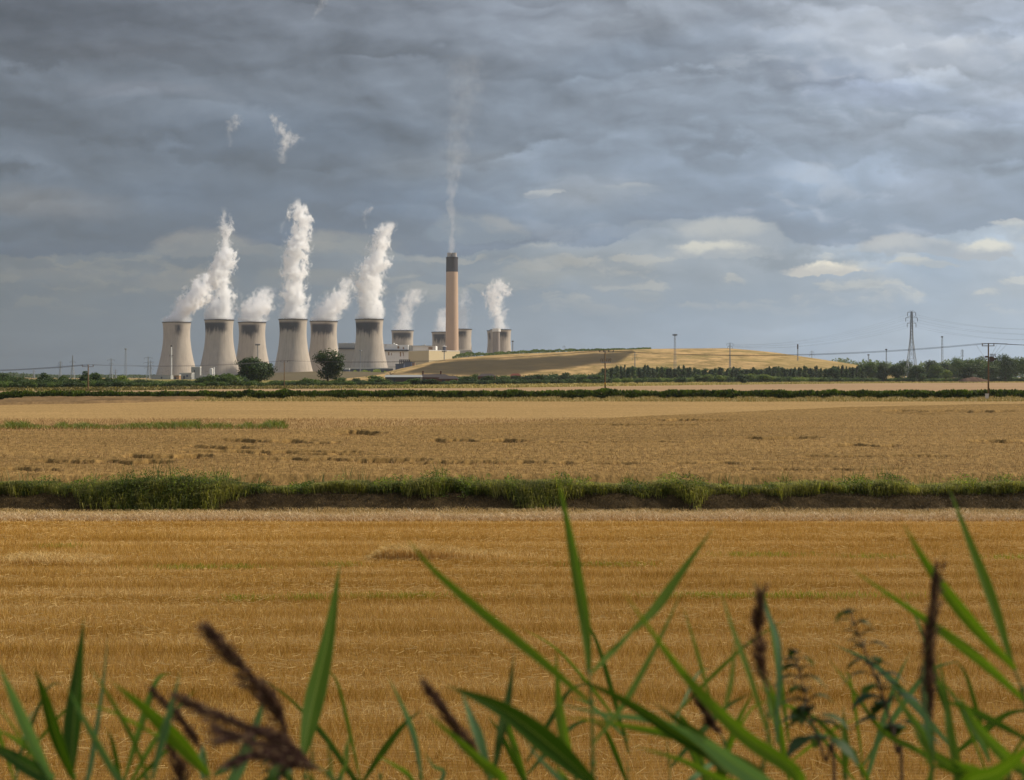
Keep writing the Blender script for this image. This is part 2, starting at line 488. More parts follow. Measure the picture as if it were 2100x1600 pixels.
def f_ground(gg, out, m):
    p = pos(gg); x, y, z = gg.sep(p)
    n = gg.noise(p, 2.2, 6, 0.65); n2 = gg.noise(p, 0.25, 4, 0.5)
    n4 = gg.noise(gg.xyz(x * 9.0, y * 3.0, z * 3.0), 1.0, 4, 0.7)
    earth = gg.mix(n, lin((44, 35, 20)), lin((84, 68, 42)))
    earth = gg.mix(gg.sstep(n4, 0.56, 0.76) * 0.6, earth, lin((128, 102, 66)))
    grass = gg.mix(n2, lin((112, 106, 52)), lin((150, 132, 72)))
    field = gg.mix(n, lin((140, 112, 68)), lin((170, 140, 90)))
    bankm = gg.sstep(y, 14.0, 11.0)
    c = gg.mix(bankm, field, grass)
    dm = gg.sstep(y, 52.6, 53.2) * gg.sstep(y, 62.0, 60.5)
    c = gg.mix(dm, c, earth)
    gg.link(pbsdf(gg, c, 0.95, 0.1, n4, 0.06, 0.8).outputs[0], out.inputs[0])
M_ground = material('ground_earth', f_ground)
o = mesh_np('ground', np.stack([X, Y, Z], -1).reshape(-1, 3), grid_faces(*X.shape), M_ground, smooth=True); tag(o, kind='structure')

# --- stubble field floor
def f_stub(gg, out, m):
    p = pos(gg); x, y, z = gg.sep(p)
    yw = y + (gg.noise(gg.xyz(x * 0.04, y * 0.2), 1.0, 2, .5) - 0.5) * 0.3 + x * 0.004
    b = gg.m('SINE', yw * (2 * math.pi / 1.95)) * 0.5 + 0.5
    n = gg.noise(gg.xyz(x * 5, y * 8, 0), 1.0, 5, 0.7)
    n2 = gg.noise(gg.xyz(x * 0.3, y * 0.9, 4), 1.0, 3, 0.5)
    row = gg.m('SINE', y * (2 * math.pi / 0.14)) * 0.5 + 0.5
    c = gg.mix(n, lin((100, 70, 30)), lin((186, 138, 66)))
    c = gg.mix(b * 0.25, c, lin((146, 104, 36)))
    c = gg.mix(row * 0.25, c, lin((190, 150, 96)))
    c = gg.mul(c, gg.gray(0.85 + n2 * 0.3))
    gg.link(pbsdf(gg, c, 0.95, 0.05, n, 0.03, 0.8).outputs[0], out.inputs[0])
M_stub = material('stubble_soil', f_stub)
def strip(name, x_of, y0, y1, z, mat, ny=2, nx=2, kind='structure', zf=None, smooth=True, logy=False):
    ysx = np.geomspace(y0, y1, ny) if logy else np.linspace(y0, y1, ny)
    u = np.linspace(-1, 1, nx)
    Yg, Ug = np.meshgrid(ysx, u, indexing='ij')
    Xg = Ug * x_of(Yg)
    Zg = np.full_like(Xg, z) if zf is None else zf(Xg, Yg)
    o = mesh_np(name, np.stack([Xg, Yg, Zg], -1).reshape(-1, 3), grid_faces(ny, nx), mat, smooth=smooth)
    return tag(o, kind=kind)
strip('stubble_field', lambda y: 90 + 0 * y, 12.1, 51.0, 0.0, M_stub)

# --- blades as loose triangles
def blades(name, x, y, z0, h, w, lean, mat, kind='stuff', label=None, v=None, bend=0.0, rng=rng, segs=1, parent=None, az=None, spread=1.0):
    """upright thin blades; segs=1: one triangle-ish strip; segs=2: bent"""
    n = len(x)
    a = rng.random(n) * 2 * np.pi if az is None else az
    la = rng.random(n) * 2 * np.pi
    lx = np.cos(la) * lean * h; ly = np.sin(la) * lean * h
    dx = np.cos(a) * w / 2; dy = np.sin(a) * w / 2
    if v is None: v = rng.random(n)
    if segs == 1:
        V = np.stack([np.stack([x - dx, y - dy, z0], -1), np.stack([x + dx, y + dy, z0], -1),
                      np.stack([x + lx + dx * .5, y + ly + dy * .5, z0 + h], -1), np.stack([x + lx - dx * .5, y + ly - dy * .5, z0 + h * .97], -1)], 1).reshape(-1, 3)
        Fc = np.arange(4 * n).reshape(n, 4)
        at = np.repeat(v, 4)
    else:
        mx, my, mz = x + lx * .35, y + ly * .35, z0 + h * .6
        tx, ty, tz = x + lx * (1 + bend), y + ly * (1 + bend), z0 + h * (1 - .4 * bend)
        V = np.stack([np.stack([x - dx * .6, y - dy * .6, z0], -1), np.stack([x + dx * .6, y + dy * .6, z0], -1),
                      np.stack([mx + dx, my + dy, mz], -1), np.stack([mx - dx, my - dy, mz], -1),
                      np.stack([tx, ty, tz], -1)], 1).reshape(-1, 3)
        b = np.arange(n)[:, None] * 5
        q = np.concatenate([b + np.array([[0, 1, 2, 3]])], 0)
        Fc = np.concatenate([q, b + np.array([[3, 2, 4, 4]])], 0)
        # second faces as tris need own array: build as degenerate-free quads by splitting tip
        V = np.stack([V.reshape(n, 5, 3)[:, i] for i in (0, 1, 2, 3, 4)] + [V.reshape(n, 5, 3)[:, 4] + np.stack([dx * .15, dy * .15, dx * 0], -1)], 1).reshape(-1, 3)
        b = np.arange(n)[:, None] * 6
        Fc = np.concatenate([b + np.array([[0, 1, 2, 3]]), b + np.array([[3, 2, 5, 4]])], 0)
        at = np.repeat(v, 6)
    o = mesh_np(name, V, Fc, mat, parent, attrs={'v': at})
    return tag(o, label, None, None, kind)
def straw_mat(name, a, b, c, trans=0.25):
    def fn(gg, out, m):
        v = attr(gg, 'v')
        col = gg.ramp(v, [(0.0, a), (0.5, b), (1.0, c)])
        p = pbsdf(gg, col, 0.6, 0.25)
        t = gg.node('ShaderNodeBsdfTranslucent'); gg.put(t.inputs[0], col)
        mx = gg.node('ShaderNodeMixShader'); mx.inputs[0].default_value = trans
        gg.link(p.outputs[0], mx.inputs[1]); gg.link(t.outputs[0], mx.inputs[2]); gg.link(mx.outputs[0], out.inputs[0])
    return material(name, fn)
M_straw = straw_mat('stubble_straw', lin((156, 114, 28)), lin((208, 164, 74)), lin((242, 212, 146)))
def scatter(n, y0, y1, half=0.39, extra=2.6, power=1.0, rng=rng):
    """points over the visible trapezoid; power 1 = even density"""
    u = rng.random(n)
    if power == 1: y = np.sqrt(y0 * y0 + u * (y1 * y1 - y0 * y0))
    else: y = y0 * (y1 / y0) ** u                  # density falls as 1/d^2
    x = (rng.random(n) * 2 - 1) * (y * half + extra)
    return x, y
def stubble():
    n = 480000
    x, y = scatter(n, 13.5, 48.6, power=1)
    y = np.round(y / 0.14) * 0.14 + rng.normal(0, 0.018, n)
    b = band(x, y)
    nz = fbm(x * .35, y * 1.2, 3)
    h = (0.05 + 0.045 * b + 0.07 * rng.random(n)) * (0.6 + 0.8 * nz)
    lying = rng.random(n) < 0.14 + 0.22 * (1 - b)
    lean = np.where(lying, 1.6, 0.35)
    h = np.where(lying, h * .55, h)
    v = np.clip(0.66 - 0.52 * b + .5 * (fbm(x * .5, y * 1.1, 3) - .5) + rng.normal(0, .24, n), 0, 1)
    blades('stubble', x, y, np.zeros(n), h, np.full(n, 0.0068), lean, M_straw, v=v)
stubble()
def loose_straw():
    n = 26000
    x, y = scatter(n, 13.5, 49, power=1)
    k = rng.random(n) < ss(fbm(x * .25, y * 1.0, 3), .38, .62); x, y = x[k], y[k]; n = len(x)
    a = rng.random(n) * np.pi; L = .08 + .22 * rng.random(n); dx, dy = np.cos(a) * L / 2, np.sin(a) * L / 2 * .8
    z = .03 + .09 * rng.random(n); dz = (rng.random(n) - .5) * .06; w = .004
    V = np.stack([np.stack([x - dx, y - dy, z - dz - w], -1), np.stack([x + dx, y + dy, z + dz - w], -1), np.stack([x + dx, y + dy, z + dz + w], -1), np.stack([x - dx, y - dy, z - dz + w], -1)], 1).reshape(-1, 3)
    tag(mesh_np('loose_straw', V, np.arange(4 * n).reshape(n, 4), M_straw, attrs={'v': np.repeat(.75 + .25 * rng.random(n), 4)}), kind='stuff')
loose_straw()
M_weed = leafmat('weed_green', lin((128, 132, 40)), lin((160, 158, 62)), 0.4)
def weeds():
    XS, YS = [], []
    for (px, py, w) in ((130, 1122, 60), (385, 1165, 90), (490, 1165, 60), (640, 1227, 70), (1640, 1224, 260), (1440, 1224, 120), (830, 1225, 160), (1800, 1143, 70), (1560, 1140, 120), (1240, 1160, 120), (2060, 1145, 60), (500, 1230, 60), (690, 1160, 60)):
        D = gd(py); n = int(w * 2.6)
        XS.append(((px + rng.normal(0, w / 2, n)) - 1050) * D / F); YS.append(D + rng.normal(0, .16, n) - .1)
    x = np.concatenate(XS); y = np.concatenate(YS); n = len(x)
    blades('weeds', x, y, np.zeros(n), 0.06 + .09 * rng.random(n), np.full(n, .014), .5, M_weed)
weeds()
# uncut tuft and lying straw left in the stubble
def tuft():
    D0 = gd(1150)
    n = 5200
    px = 740 + rng.beta(1.1, 2.0, n) * 400
    y = D0 + rng.random(n) * 1.2
    x = (px - 1050) * D0 / F
    hh = 0.42 * ss(px, 740, 800) * (1 - 0.72 * ss(px, 850, 1080))
    blades('uncut_wheat', x, y, np.zeros(n), hh * (0.6 + .5 * rng.random(n)) + .05, np.full(n, .011), .35, M_straw, v=np.clip(.72 + rng.normal(0, .25, n), 0, 1), bend=.6, segs=2)
    n = 3000
    D1 = gd(1160)
    px = rng.random(n) * 230 - 20; y = D1 + rng.random(n) * 1.6; x = (px - 1050) * D1 / F
    blades('flattened_straw', x, y, np.zeros(n), (0.10 + .2 * rng.random(n)) * (1 - .5 * ss(px, 60, 210)), np.full(n, .011), .9, M_straw, v=np.clip(.8 + rng.normal(0, .2, n), 0, 1), bend=.6, segs=2)
tuft()
# straw windrow along the far edge of the stubble
def windrow():
    n = 41000
    x = (rng.random(n) * 2 - 1) * 25
    y = 49.4 + rng.normal(0, .28, n) + .3 * (vn(x * .15, 7.7) - .5)
    z = np.maximum(0, .24 * np.exp(-((y - 49.4) / .35) ** 2)) * (0.5 + vn(x * 1.3, y)) * rng.random(n)
    blades('straw_windrow', x, y, z, .04 + .12 * rng.random(n), np.full(n, .014), 1.3, M_palestraw, v=rng.random(n), bend=.3, segs=2)
    n = 36000
    x = (rng.random(n) * 2 - 1) * 25
    y = 50.4 + rng.random(n) * 2.6
    blades('dry_verge_grass', x, y, ditch(x, y), (.05 + .15 * rng.random(n)) * (.4 + 1.1 * vn(x * .6, y)), np.full(n, .011), .8, M_vergegrass, v=rng.random(n), bend=.5, segs=2)
M_palestraw = straw_mat('windrow_straw', lin((176, 144, 96)), lin((222, 192, 142)), lin((246, 228, 190)))
M_vergegrass = straw_mat('verge_grass', lin((124, 112, 50)), lin((196, 160, 98)), lin((226, 200, 150)))
windrow()
M_bankgrass = leafmat('bank_grass_green', lin((70, 92, 30)), lin((130, 132, 52)), .3)
def bankg():
    n = 16000
    x = rng.random(n) * 14 - 7; y = 0.8 + rng.random(n) * 9
    blades('bank_grass', x, y, bank(y) - .03, .10 + .18 * rng.random(n), np.full(n, .010), .5, M_bankgrass, v=rng.random(n), bend=.6, segs=2)
bankg()

# --- ditch vegetation (reed bed on the far bank)
M_reed = leafmat('ditch_reed_green', lin((70, 78, 32)), lin((166, 156, 84)), 0.4, tcol=(1.3, 1.45, .6))
M_dead = straw_mat('dead_grass', lin((60, 46, 26)), lin((112, 90, 52)), lin((176, 146, 92)))
M_leafy = leafmat('ditch_weed_leaf', lin((52, 70, 26)), lin((138, 146, 64)), .35)
def bumps(px):
    return .40 * np.exp(-((px - 335) / 150.0) ** 4) + .30 * np.exp(-((px - 1090) / 70.0) ** 2) + .25 * np.exp(-((px - 905) / 60.0) ** 2) + .22 * np.exp(-((px - 1420) / 40.0) ** 2)
def tallness(px):
    return 0.62 + 0.75 * (fbm(px / 60.0, px * 0 + 2.2, 4) - .3) + .30 * (vn(px / 11.0, px * 0 + 8.1) - .5) + bumps(px) - .14 * np.exp(-((px - 560) / 60.0) ** 2)
def ditch_reeds():
    n = 125000
    px = rng.random(n) * 2560 - 230
    depth = rng.random(n)
    spill = 1.0 * np.exp(-((px - 335) / 150.0) ** 4) + .9 * np.exp(-((px - 1100) / 60.0) ** 2) + .6 * np.exp(-((px - 1420) / 30.0) ** 2) + .55 * fbm(px / 40.0, px * 0 + 9, 3)
    y = 60.9 + depth * 2.3 - spill * 2.4 * rng.random(n) ** 1.5
    x = (px - 1050) * 60.5 / F
    z = ditch(x, y) - .05
    T = np.maximum(.25, tallness(px))
    h = T * (0.30 + 0.72 * rng.random(n) ** .8) * (1.0 - .2 * depth)
    cl = fbm(px / 22.0, y * 1.2, 4)
    v = np.clip(cl * 2.0 - .50 + rng.normal(0, .28, n) + .25 * np.exp(-((px - 1750) / 420.0) ** 2) - .5 * bumps(px), 0, 1)
    blades('ditch_reeds', x, y, z, h, 0.010 + .020 * rng.random(n), .55, M_reed, v=v, bend=1.1, segs=2)
    # weeds and nettles between them: leafy clumps
    n = 50000
    px = rng.random(n) * 2560 - 230; clump = fbm(px / 30.0, px * 0 + 31, 4) + .5 * bumps(px)
    k = rng.random(n) < ss(clump, .42, .74); px = px[k]; n = len(px)
    T = np.maximum(.25, tallness(px))
    y = 60.2 + rng.random(n) * 2.2 - bumps(px) * 3.4 * rng.random(n); x = (px - 1050) * 60.5 / F
    z = ditch(x, y) + T * .80 * rng.random(n) ** .9
    s_ = .014 + .022 * rng.random(n)
    nr = rng.normal(size=(n, 3)); nr /= np.linalg.norm(nr, axis=1)[:, None]
    t1 = np.cross(nr, rng.normal(size=(n, 3))); t1 /= np.linalg.norm(t1, axis=1)[:, None]; t2 = np.cross(nr, t1)
    c = np.stack([x, y, z], -1); s_ = s_[:, None]
    V = np.stack([c - t1 * s_ * 1.9, c - t2 * s_ * .6, c + t1 * s_ * 1.9, c + t2 * s_ * .6], 1).reshape(-1, 3)
    v = np.repeat(np.clip(fbm(px / 12., z * 3, 3) * 1.8 - .55 + rng.normal(0, .2, n) - .3 * bumps(px), 0, 1), 4)
    tag(mesh_np('ditch_weeds', V, np.arange(4 * n).reshape(n, 4), M_leafy, attrs={'v': v}), kind='stuff')
    n = 900
    px = rng.random(n) * 2200 - 50; y = 60.8 + rng.random(n) * 2; x = (px - 1050) * 60.5 / F
    k = vn(px / 25.0, px * 0 + 5) > .5
    x, y, px = x[k], y[k], px[k]; n = len(x)
    blades('reed_stems', x, y, ditch(x, y), np.maximum(.3, tallness(px)) * (.9 + .4 * rng.random(n)), np.full(n, .022), .25, M_stemtip, v=rng.random(n) * .8, segs=2)
    # dead matted grass on the bank face
    n = 85000
    px = rng.random(n) * 2560 - 230; x = (px - 1050) * 58 / F
    y = 54.0 + 6.6 * rng.random(n) ** .8
    blades('dead_bank_grass', x, y, ditch(x, y), (.03 + .16 * rng.random(n)) * (.2 + 1.4 * fbm(x * .8, y, 3)), np.full(n, .013), 1.5, M_dead, v=np.clip(rng.random(n) ** 1.6 * .9 - .35 * ss(y, 58.6, 60.2), 0, 1), bend=.6, segs=2)
M_stemtip = leafmat('reed_stem_green', lin((66, 84, 36)), lin((110, 104, 60)), .2)
ditch_reeds()

# --- standing wheat beyond the ditch
LODGE = [(255, 946, 75, 4), (150, 944, 60, 4), (60, 962, 50, 3), (350, 934, 60, 4), (555, 902, 70, 3.5), (455, 916, 50, 3), (735, 884, 40, 4), (620, 905, 50, 3), (700, 941, 130, 2.5),
         (850, 944, 90, 4), (1000, 945, 150, 3), (985, 901, 75, 3), (1160, 948, 100, 2), (640, 930, 90, 2), (1600, 897, 50, 3), (1780, 912, 50, 3), (1420, 859, 60, 3), (1950, 842, 110, 3), (1890, 845, 50, 3),
         (1480, 948, 90, 2), (1800, 935, 120, 2), (2050, 903, 60, 3), (1690, 961, 130, 2), (560, 925, 130, 2), (1320, 870, 90, 1.6), (1250, 905, 120, 1.6)]
def wheat_bound(x, px):
    """depth where the darker wheat gives way to the paler field"""
    pts = [(-200, 884), (0, 884), (560, 881), (700, 877), (1000, 868), (1300, 854), (1500, 845), (1750, 834), (2000, 829), (2400, 826)]
    py = np.interp(px, [a for a, b in pts], [b for a, b in pts])
    return (CAMZ - .62) * F / (py - HY)
def wheat_h(x, y):
    px = 1050 + x * F / y
    z = 0.60 + .10 * (fbm(x * .9, y * .9, 4) - .5) + .16 * (fbm(x * .05, y * .07, 3) - .5)
    z = z * (0.35 + .65 * ss(y, 62.6, 63.8))
    lod = np.zeros_like(z)
    for (cx, cy, rx, ry) in LODGE:
        D = (CAMZ - .6) * F / (cy + ry - HY)
        D2 = (CAMZ - .6) * F / (cy - ry * .2 - HY)
        wob = (fbm(px / 45.0, y * .15 + cy, 4) - .5) * (D2 - D) * 1.6
        my = ss(y + wob, D - (D2 - D) * .9, D) * (1 - ss(y + wob, D2 - .12, D2 + .12))
        mx = (1 - ss(np.abs(px - cx) + 40 * (fbm(px / 30., y * .3 + cx, 3) - .5), rx * .9, rx * 1.7)) * (.45 + .55 * ss(fbm(px / 22., y * .5 + cy, 3), .3, .6))
        lod = np.maximum(lod, my * mx)
    return z * (1 - .55 * lod), lod
def f_wheat(gg, out, m):
    p = pos(gg); x, y, z = gg.sep(p)
    n = gg.noise(gg.xyz(x * 2.6, y * 1.2, 0), 1.0, 5, 0.72)
    n2 = gg.noise(gg.xyz(x * .045, y * .09, 3), 1.0, 4, .55)
    n3 = gg.noise(gg.xyz(x * .02, y * .35, 7), 1.0, 3, .55)
    far = attr(gg, 'far'); lod = attr(gg, 'lod')
    c = gg.mix(gg.sstep(n, .3, .7), lin((102, 80, 44)), lin((158, 126, 76)))
    c2 = gg.mix(gg.sstep(n, .3, .7), lin((140, 114, 70)), lin((174, 141, 92)))
    c = gg.mix(far, c, c2)
    c = gg.mul(c, gg.gray(0.42 + n2 * 0.52 + n3 * .62))
    c = gg.mix(lod * .5, c, lin((104, 78, 40)))
    gg.link(pbsdf(gg, c, 0.95, 0.05, n, 0.10, 0.7).outputs[0], out.inputs[0])
M_wheat = material('wheat', f_wheat)
def wheat():
    nx, ny = 900, 640
    yv = np.geomspace(62.5, 262, ny); u = np.linspace(-1, 1, nx)
    Yg, Ug = np.meshgrid(yv, u, indexing='ij'); Xg = Ug * (Yg * .42 + 6)
    px = 1050 + Xg * F / Yg
    Zg, lod = wheat_h(Xg, Yg)
    Zg = Zg + (.045 + .0003 * Yg) * (rng.random(Zg.shape) - .5)
    wb = wheat_bound(Xg, px)
    far = ss(Yg, wb, wb + 3)
    Zg = Zg * (1 - .35 * far)
    Zg = np.where((Yg < wb + .6) & (Yg > wb - .3), Zg * .93, Zg)
    o = mesh_np('wheat_field', np.stack([Xg, Yg, Zg], -1).reshape(-1, 3), grid_faces(ny, nx), M_wheat, attrs={'far': far.ravel(), 'lod': lod.ravel()})
    tag(o, kind='structure')
    n = 190000
    x, y = scatter(n, 62.7, 150, .40, 4, power=2)
    z, ld = wheat_h(x, y)
    v = np.clip(.45 + rng.normal(0, .28, n) - .3 * ld, 0, 1)
    blades('wheat_ears', x, y, z * (1 - .6 * rng.random(n)) - .05, .14 + .14 * rng.random(n), .012 + .00012 * y, .45, M_wheatear, v=v, segs=1)
M_wheatear = straw_mat('wheat_ear_straw', lin((108, 80, 42)), lin((160, 124, 76)), lin((206, 170, 118)), .2)
wheat()

# --- fields beyond, as sheets
def flat_poly(name, pxpy, z, mat, kind='structure', n=40):
    """field outline given in photo pixels on a plane of height z"""
    V = [P(px, py, (CAMZ - z) * F / (py - HY)) for px, py in pxpy]
    o = mesh_np(name, [tuple(v) for v in V], [list(range(len(V)))], mat); return tag(o, kind=kind)
def fieldmat(name, a, b, sx=.03, sy=.08, bump=.0, rowf=0.0):
    def fn(gg, out, m):
        p = pos(gg); x, y, z = gg.sep(p)
        n = gg.noise(gg.xyz(x * sx, y * sy, 0), 1.0, 6, .68); n2 = gg.noise(gg.xyz(x * .8, y * .35, 2), 1.0, 5, .75)
        c = gg.mix(gg.sstep(n * .6 + n2 * .4, .35, .65), a, b)
        gg.link(pbsdf(gg, c, .95, .05, n2, .12, .6).outputs[0], out.inputs[0])
    return material(name, fn)
M_pale = fieldmat('pale_field', lin((176, 138, 96)), lin((200, 160, 114)))
M_pink = fieldmat('ripe_field', lin((150, 122, 90)), lin((168, 138, 102)), .01, .02)
M_brown = fieldmat('bean_field', lin((96, 76, 50)), lin((134, 108, 74)), .08, .1)
M_olive = fieldmat('rough_grass', lin((112, 102, 56)), lin((146, 130, 72)), .02, .05)
def ripe_edge(px):
    return CAMZ * F / (np.interp(px, [0, 200, 450, 700, 1000, 1250, 1500, 1800, 2100], [803, 803, 799, 798, 796.5, 793, 789.5, 786.5, 785]) - HY)
def dbase(px):
    return CAMZ * F / (np.interp(px, [0, 300, 500, 700, 1000, 1240, 1500, 1800, 2100], [798, 795, 793, 791, 789, 786.5, 784.5, 783.5, 783.5]) - HY)
strip('rough_meadow', lambda y: y * .55, 309, 2600, 0.012, M_olive, 40, 8, logy=True)
def ripe():
    nx, ny = 120, 30
    pxv = np.linspace(-300, 2400, nx); T = np.linspace(0, 1, ny)[:, None]
    ye = ripe_edge(pxv); Yg = 309.5 + (ye[None] - 309.5) * T; Xg = (pxv[None] - 1050) * Yg / F
    tag(mesh_np('ripe_field', np.stack([Xg, Yg, .10 + .06 * rng.random(Xg.shape)], -1).reshape(-1, 3), grid_faces(ny, nx), M_pink), kind='structure')
ripe()
# rough brown crop at the left, 0.6 m high
def brown():
    pts_top = [(-60, 818), (100, 819), (250, 820), (430, 823)]; pts_bot = [(-60, 836), (100, 833), (250, 830), (360, 827), (430, 824)]
    nx, ny = 220, 60
    U = np.linspace(0, 1, nx); pxv = -60 + U * 500
    yb = (CAMZ - .1) * F / (np.interp(pxv, [a for a, b in pts_bot], [b for a, b in pts_bot]) - HY)
    yt = np.full(nx, 298.0); yt = np.maximum(yt, yb + 1)
    T = np.linspace(0, 1, ny)[:, None]
    Yg = yb[None] * (1 - T) + yt[None] * T; Xg = (pxv[None] - 1050) * yb[None] / F * (Yg / yb[None]) ** .6
    Zg = (.75 + .5 * (fbm(Xg * .35, Yg * .35, 4) - .5)) * ss(T, 0, .04) * (.25 + .75 * (1 - ss(pxv, 380, 435)))[None] + .1 * rng.random((ny, nx))
    o = mesh_np('bean_field', np.stack([Xg, Yg, Zg], -1).reshape(-1, 3), grid_faces(ny, nx), M_brown); tag(o, kind='structure')
brown()
# long-grass verge in front of the far hedge, low grass strips
def verge(name, n, pxa, pxb, D0, D1, h0, h1, w, mat, ripple=1.0, lean=.3, z=0.0):
    px = pxa + rng.random(n) * (pxb - pxa); y = D0 + rng.random(n) * (D1 - D0); x = (px - 1050) * y / F
    h = (h0 + (h1 - h0) * rng.random(n)) * (1 - ripple * .5 + ripple * fbm(px / 22., y * 0 + D0, 3))
    return blades(name, x, y, np.full(n, z), h, w * (.6 + .8 * rng.random(n)), lean, mat, v=rng.random(n), bend=.4, segs=2)
M_tang = straw_mat('tan_green_grass', lin((104, 106, 44)), lin((160, 140, 78)), lin((196, 172, 116)))
M_gstrip = leafmat('strip_green', lin((84, 98, 42)), lin((146, 146, 70)), .3)
verge('verge_grass', 26000, 380, 2180, 258, 300, .5, 1.1, .10, M_tang)
o = verge('grass_strip', 9000, -30, 590, 124, 130, .55, 1.15, .05, M_gstrip)
def meadow_grass():
    n = 16000
    px = rng.random(n) * 2300 - 100; a, b = ripe_edge(px), dbase(px)
    y = a + (b - a) * rng.random(n) ** 1.3 ; x = (px - 1050) * y / F
    h = (.35 + .8 * rng.random(n)) * (.5 + fbm(px / 22., y * .05, 3))
    blades('meadow_grass', x, y, 0 * x, h, .3 + .3 * rng.random(n), .3, M_meadow, v=np.clip(rng.random(n) * .6 + .7 * (fbm(px / 90., (y - a) * .05, 3) - .3) + - .35 + .6 * ss(px, 500, 1100), 0, 1), bend=.4, segs=2)
M_meadow = straw_mat('meadow_straw', lin((92, 84, 42)), lin((150, 136, 70)), lin((206, 180, 104)))
meadow_grass()

# far hedge: leafy band
M_hedge = leafmat('hedge_green', lin((34, 48, 16)), lin((92, 108, 34)), .35)
def hedge():
    n = 60000
    px = rng.random(n) * 2500 - 200
    y = 303 + rng.random(n) * 2.4; x = (px - 1050) * 304 / F
    H = 1.25 + .75 * fbm(px / 30., px * 0 + 4, 4) + .25 * (px > 500) + .5 * np.exp(-((px - 1238) / 14) ** 2) + .4 * np.exp(-((px - 583) / 9) ** 2)
    z = H * rng.random(n) ** .7
    s = .10 + .16 * rng.random(n)
    a = rng.random(n) * 6.28; b = rng.random(n) * 6.28
    up = rng.random(n) * .25 * (z > H * .8)
    c = np.stack([x, y, z], -1); d1 = np.stack([np.cos(a), np.sin(a) * .5, np.sin(b) * .5], -1) * s[:, None]; d2 = np.stack([-np.sin(a) * .3, np.cos(a) * .3, .8 + up * 3], -1) * s[:, None]
    V = np.stack([c - d1 - d2, c + d1 - d2, c + d1 * .3 + d2, c - d1 * .3 + d2], 1).reshape(-1, 3)
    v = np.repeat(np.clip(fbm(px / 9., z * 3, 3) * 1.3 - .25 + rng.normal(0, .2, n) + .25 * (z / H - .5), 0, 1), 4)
    o = mesh_np('hedge', V, np.arange(4 * n).reshape(n, 4), M_hedge, attrs={'v': v})
    tag(o, 'long low dark green hedge running right across between the wheat and the far field', 'hedge')
    core = MB(); core.box(-125, 125, 303.7, 304.7, -.1, 1.0); core.build('hedge_core', M_hedge, o)
hedge()

# ---------------------------------------------------------------- mound and embankments
MY0, MY1 = 1720.0, 2600.0
_prof = [(745, 772), (775, 767), (800, 762), (830, 754.5), (850, 750), (880, 743), (920, 736.5), (950, 733), (1000, 729), (1050, 726), (1150, 722), (1250, 718), (1340, 715.5), (1420, 714.5), (1490, 714), (1520, 717), (1580, 723), (1650, 733.5), (1700, 741), (1760, 751), (1780, 756), (1800, 763), (1820, 772)]
def mound_top(px):
    return np.interp(px, [a for a, b in _prof], [b for a, b in _prof])
def mound():
    nx, ny = 420, 110
    px = np.linspace(735, 1830, nx); yc = 2080.0
    top = mound_top(px); H = (HY - top) * yc / F + CAMZ
    yv = np.linspace(MY0, MY1, ny)
    PX, Yg = np.meshgrid(px, yv)
    Xg = (PX - 1050) * yc / F
    t = np.where(Yg < yc, (Yg - MY0) / (yc - MY0), 1 - (Yg - yc) / (MY1 - yc) * 1.0)
    prof = np.sin(np.clip(t, 0, 1) * np.pi / 2) ** 1.15
    Hs = np.where(H[None] > CAMZ + 1e-3, H[None], H[None] * .8)
    Z = Hs * prof + 1.6 * (fbm(Xg * .02, Yg * .02, 4) - .5) * np.clip(t * 3, 0, 1) * (1 - np.exp(-((Yg - yc) / 40) ** 2)) - .3
    # tone masks: dark brown slope on the left, dry grass colours elsewhere
    pyv = HY - (Z - CAMZ) * F / Yg; pxv = 1050 + Xg * F / Yg
    wob = 6 * (fbm(PX / 40., Yg / 60., 3) - .5)
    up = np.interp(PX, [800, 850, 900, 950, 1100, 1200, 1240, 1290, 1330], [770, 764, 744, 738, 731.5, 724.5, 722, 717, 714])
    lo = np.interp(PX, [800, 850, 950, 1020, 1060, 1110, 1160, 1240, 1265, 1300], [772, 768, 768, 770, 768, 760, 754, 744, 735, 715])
    soil = ss(pyv + wob * .8, up - 1.5, up + 3.5) * (1 - ss(pyv + wob * 1.6, lo - 4.0, lo + 4.0)) * np.clip(.72 + .5 * fbm(Xg * .01, Yg * .02, 4), 0, 1) * (PX < 1290) * (PX > 820)  # mask for the darker brown tone on the left slope
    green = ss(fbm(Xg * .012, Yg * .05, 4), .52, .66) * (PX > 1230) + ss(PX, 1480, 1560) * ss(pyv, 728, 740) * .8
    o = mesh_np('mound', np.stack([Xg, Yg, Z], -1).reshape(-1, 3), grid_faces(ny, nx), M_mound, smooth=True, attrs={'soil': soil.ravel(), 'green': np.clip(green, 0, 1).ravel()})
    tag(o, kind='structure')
def f_mound(gg, out, m):
    p = pos(gg); x, y, z = gg.sep(p)
    n = gg.noise(gg.xyz(x * .04, y * .04, z * .25), 1.0, 6, .65)
    n2 = gg.noise(p, .35, 4, .7)
    dry = gg.mix(gg.sstep(n * .7 + n2 * .3, .38, .62), lin((132, 112, 66)), lin((196, 160, 108)))
    c = gg.mix(attr(gg, 'green') * .4, dry, lin((128, 116, 64)))
    soil = gg.mix(n, lin((60, 52, 36)), lin((90, 76, 50)))  # dark brown tone of the left slope
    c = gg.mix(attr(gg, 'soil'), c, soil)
    gg.link(pbsdf(gg, c, .95, .05, n2, .5, .6).outputs[0], out.inputs[0])
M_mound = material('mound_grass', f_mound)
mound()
M_emb = simple('embankment_earth', lin((104, 92, 68)), .95, .05, .2, .05)
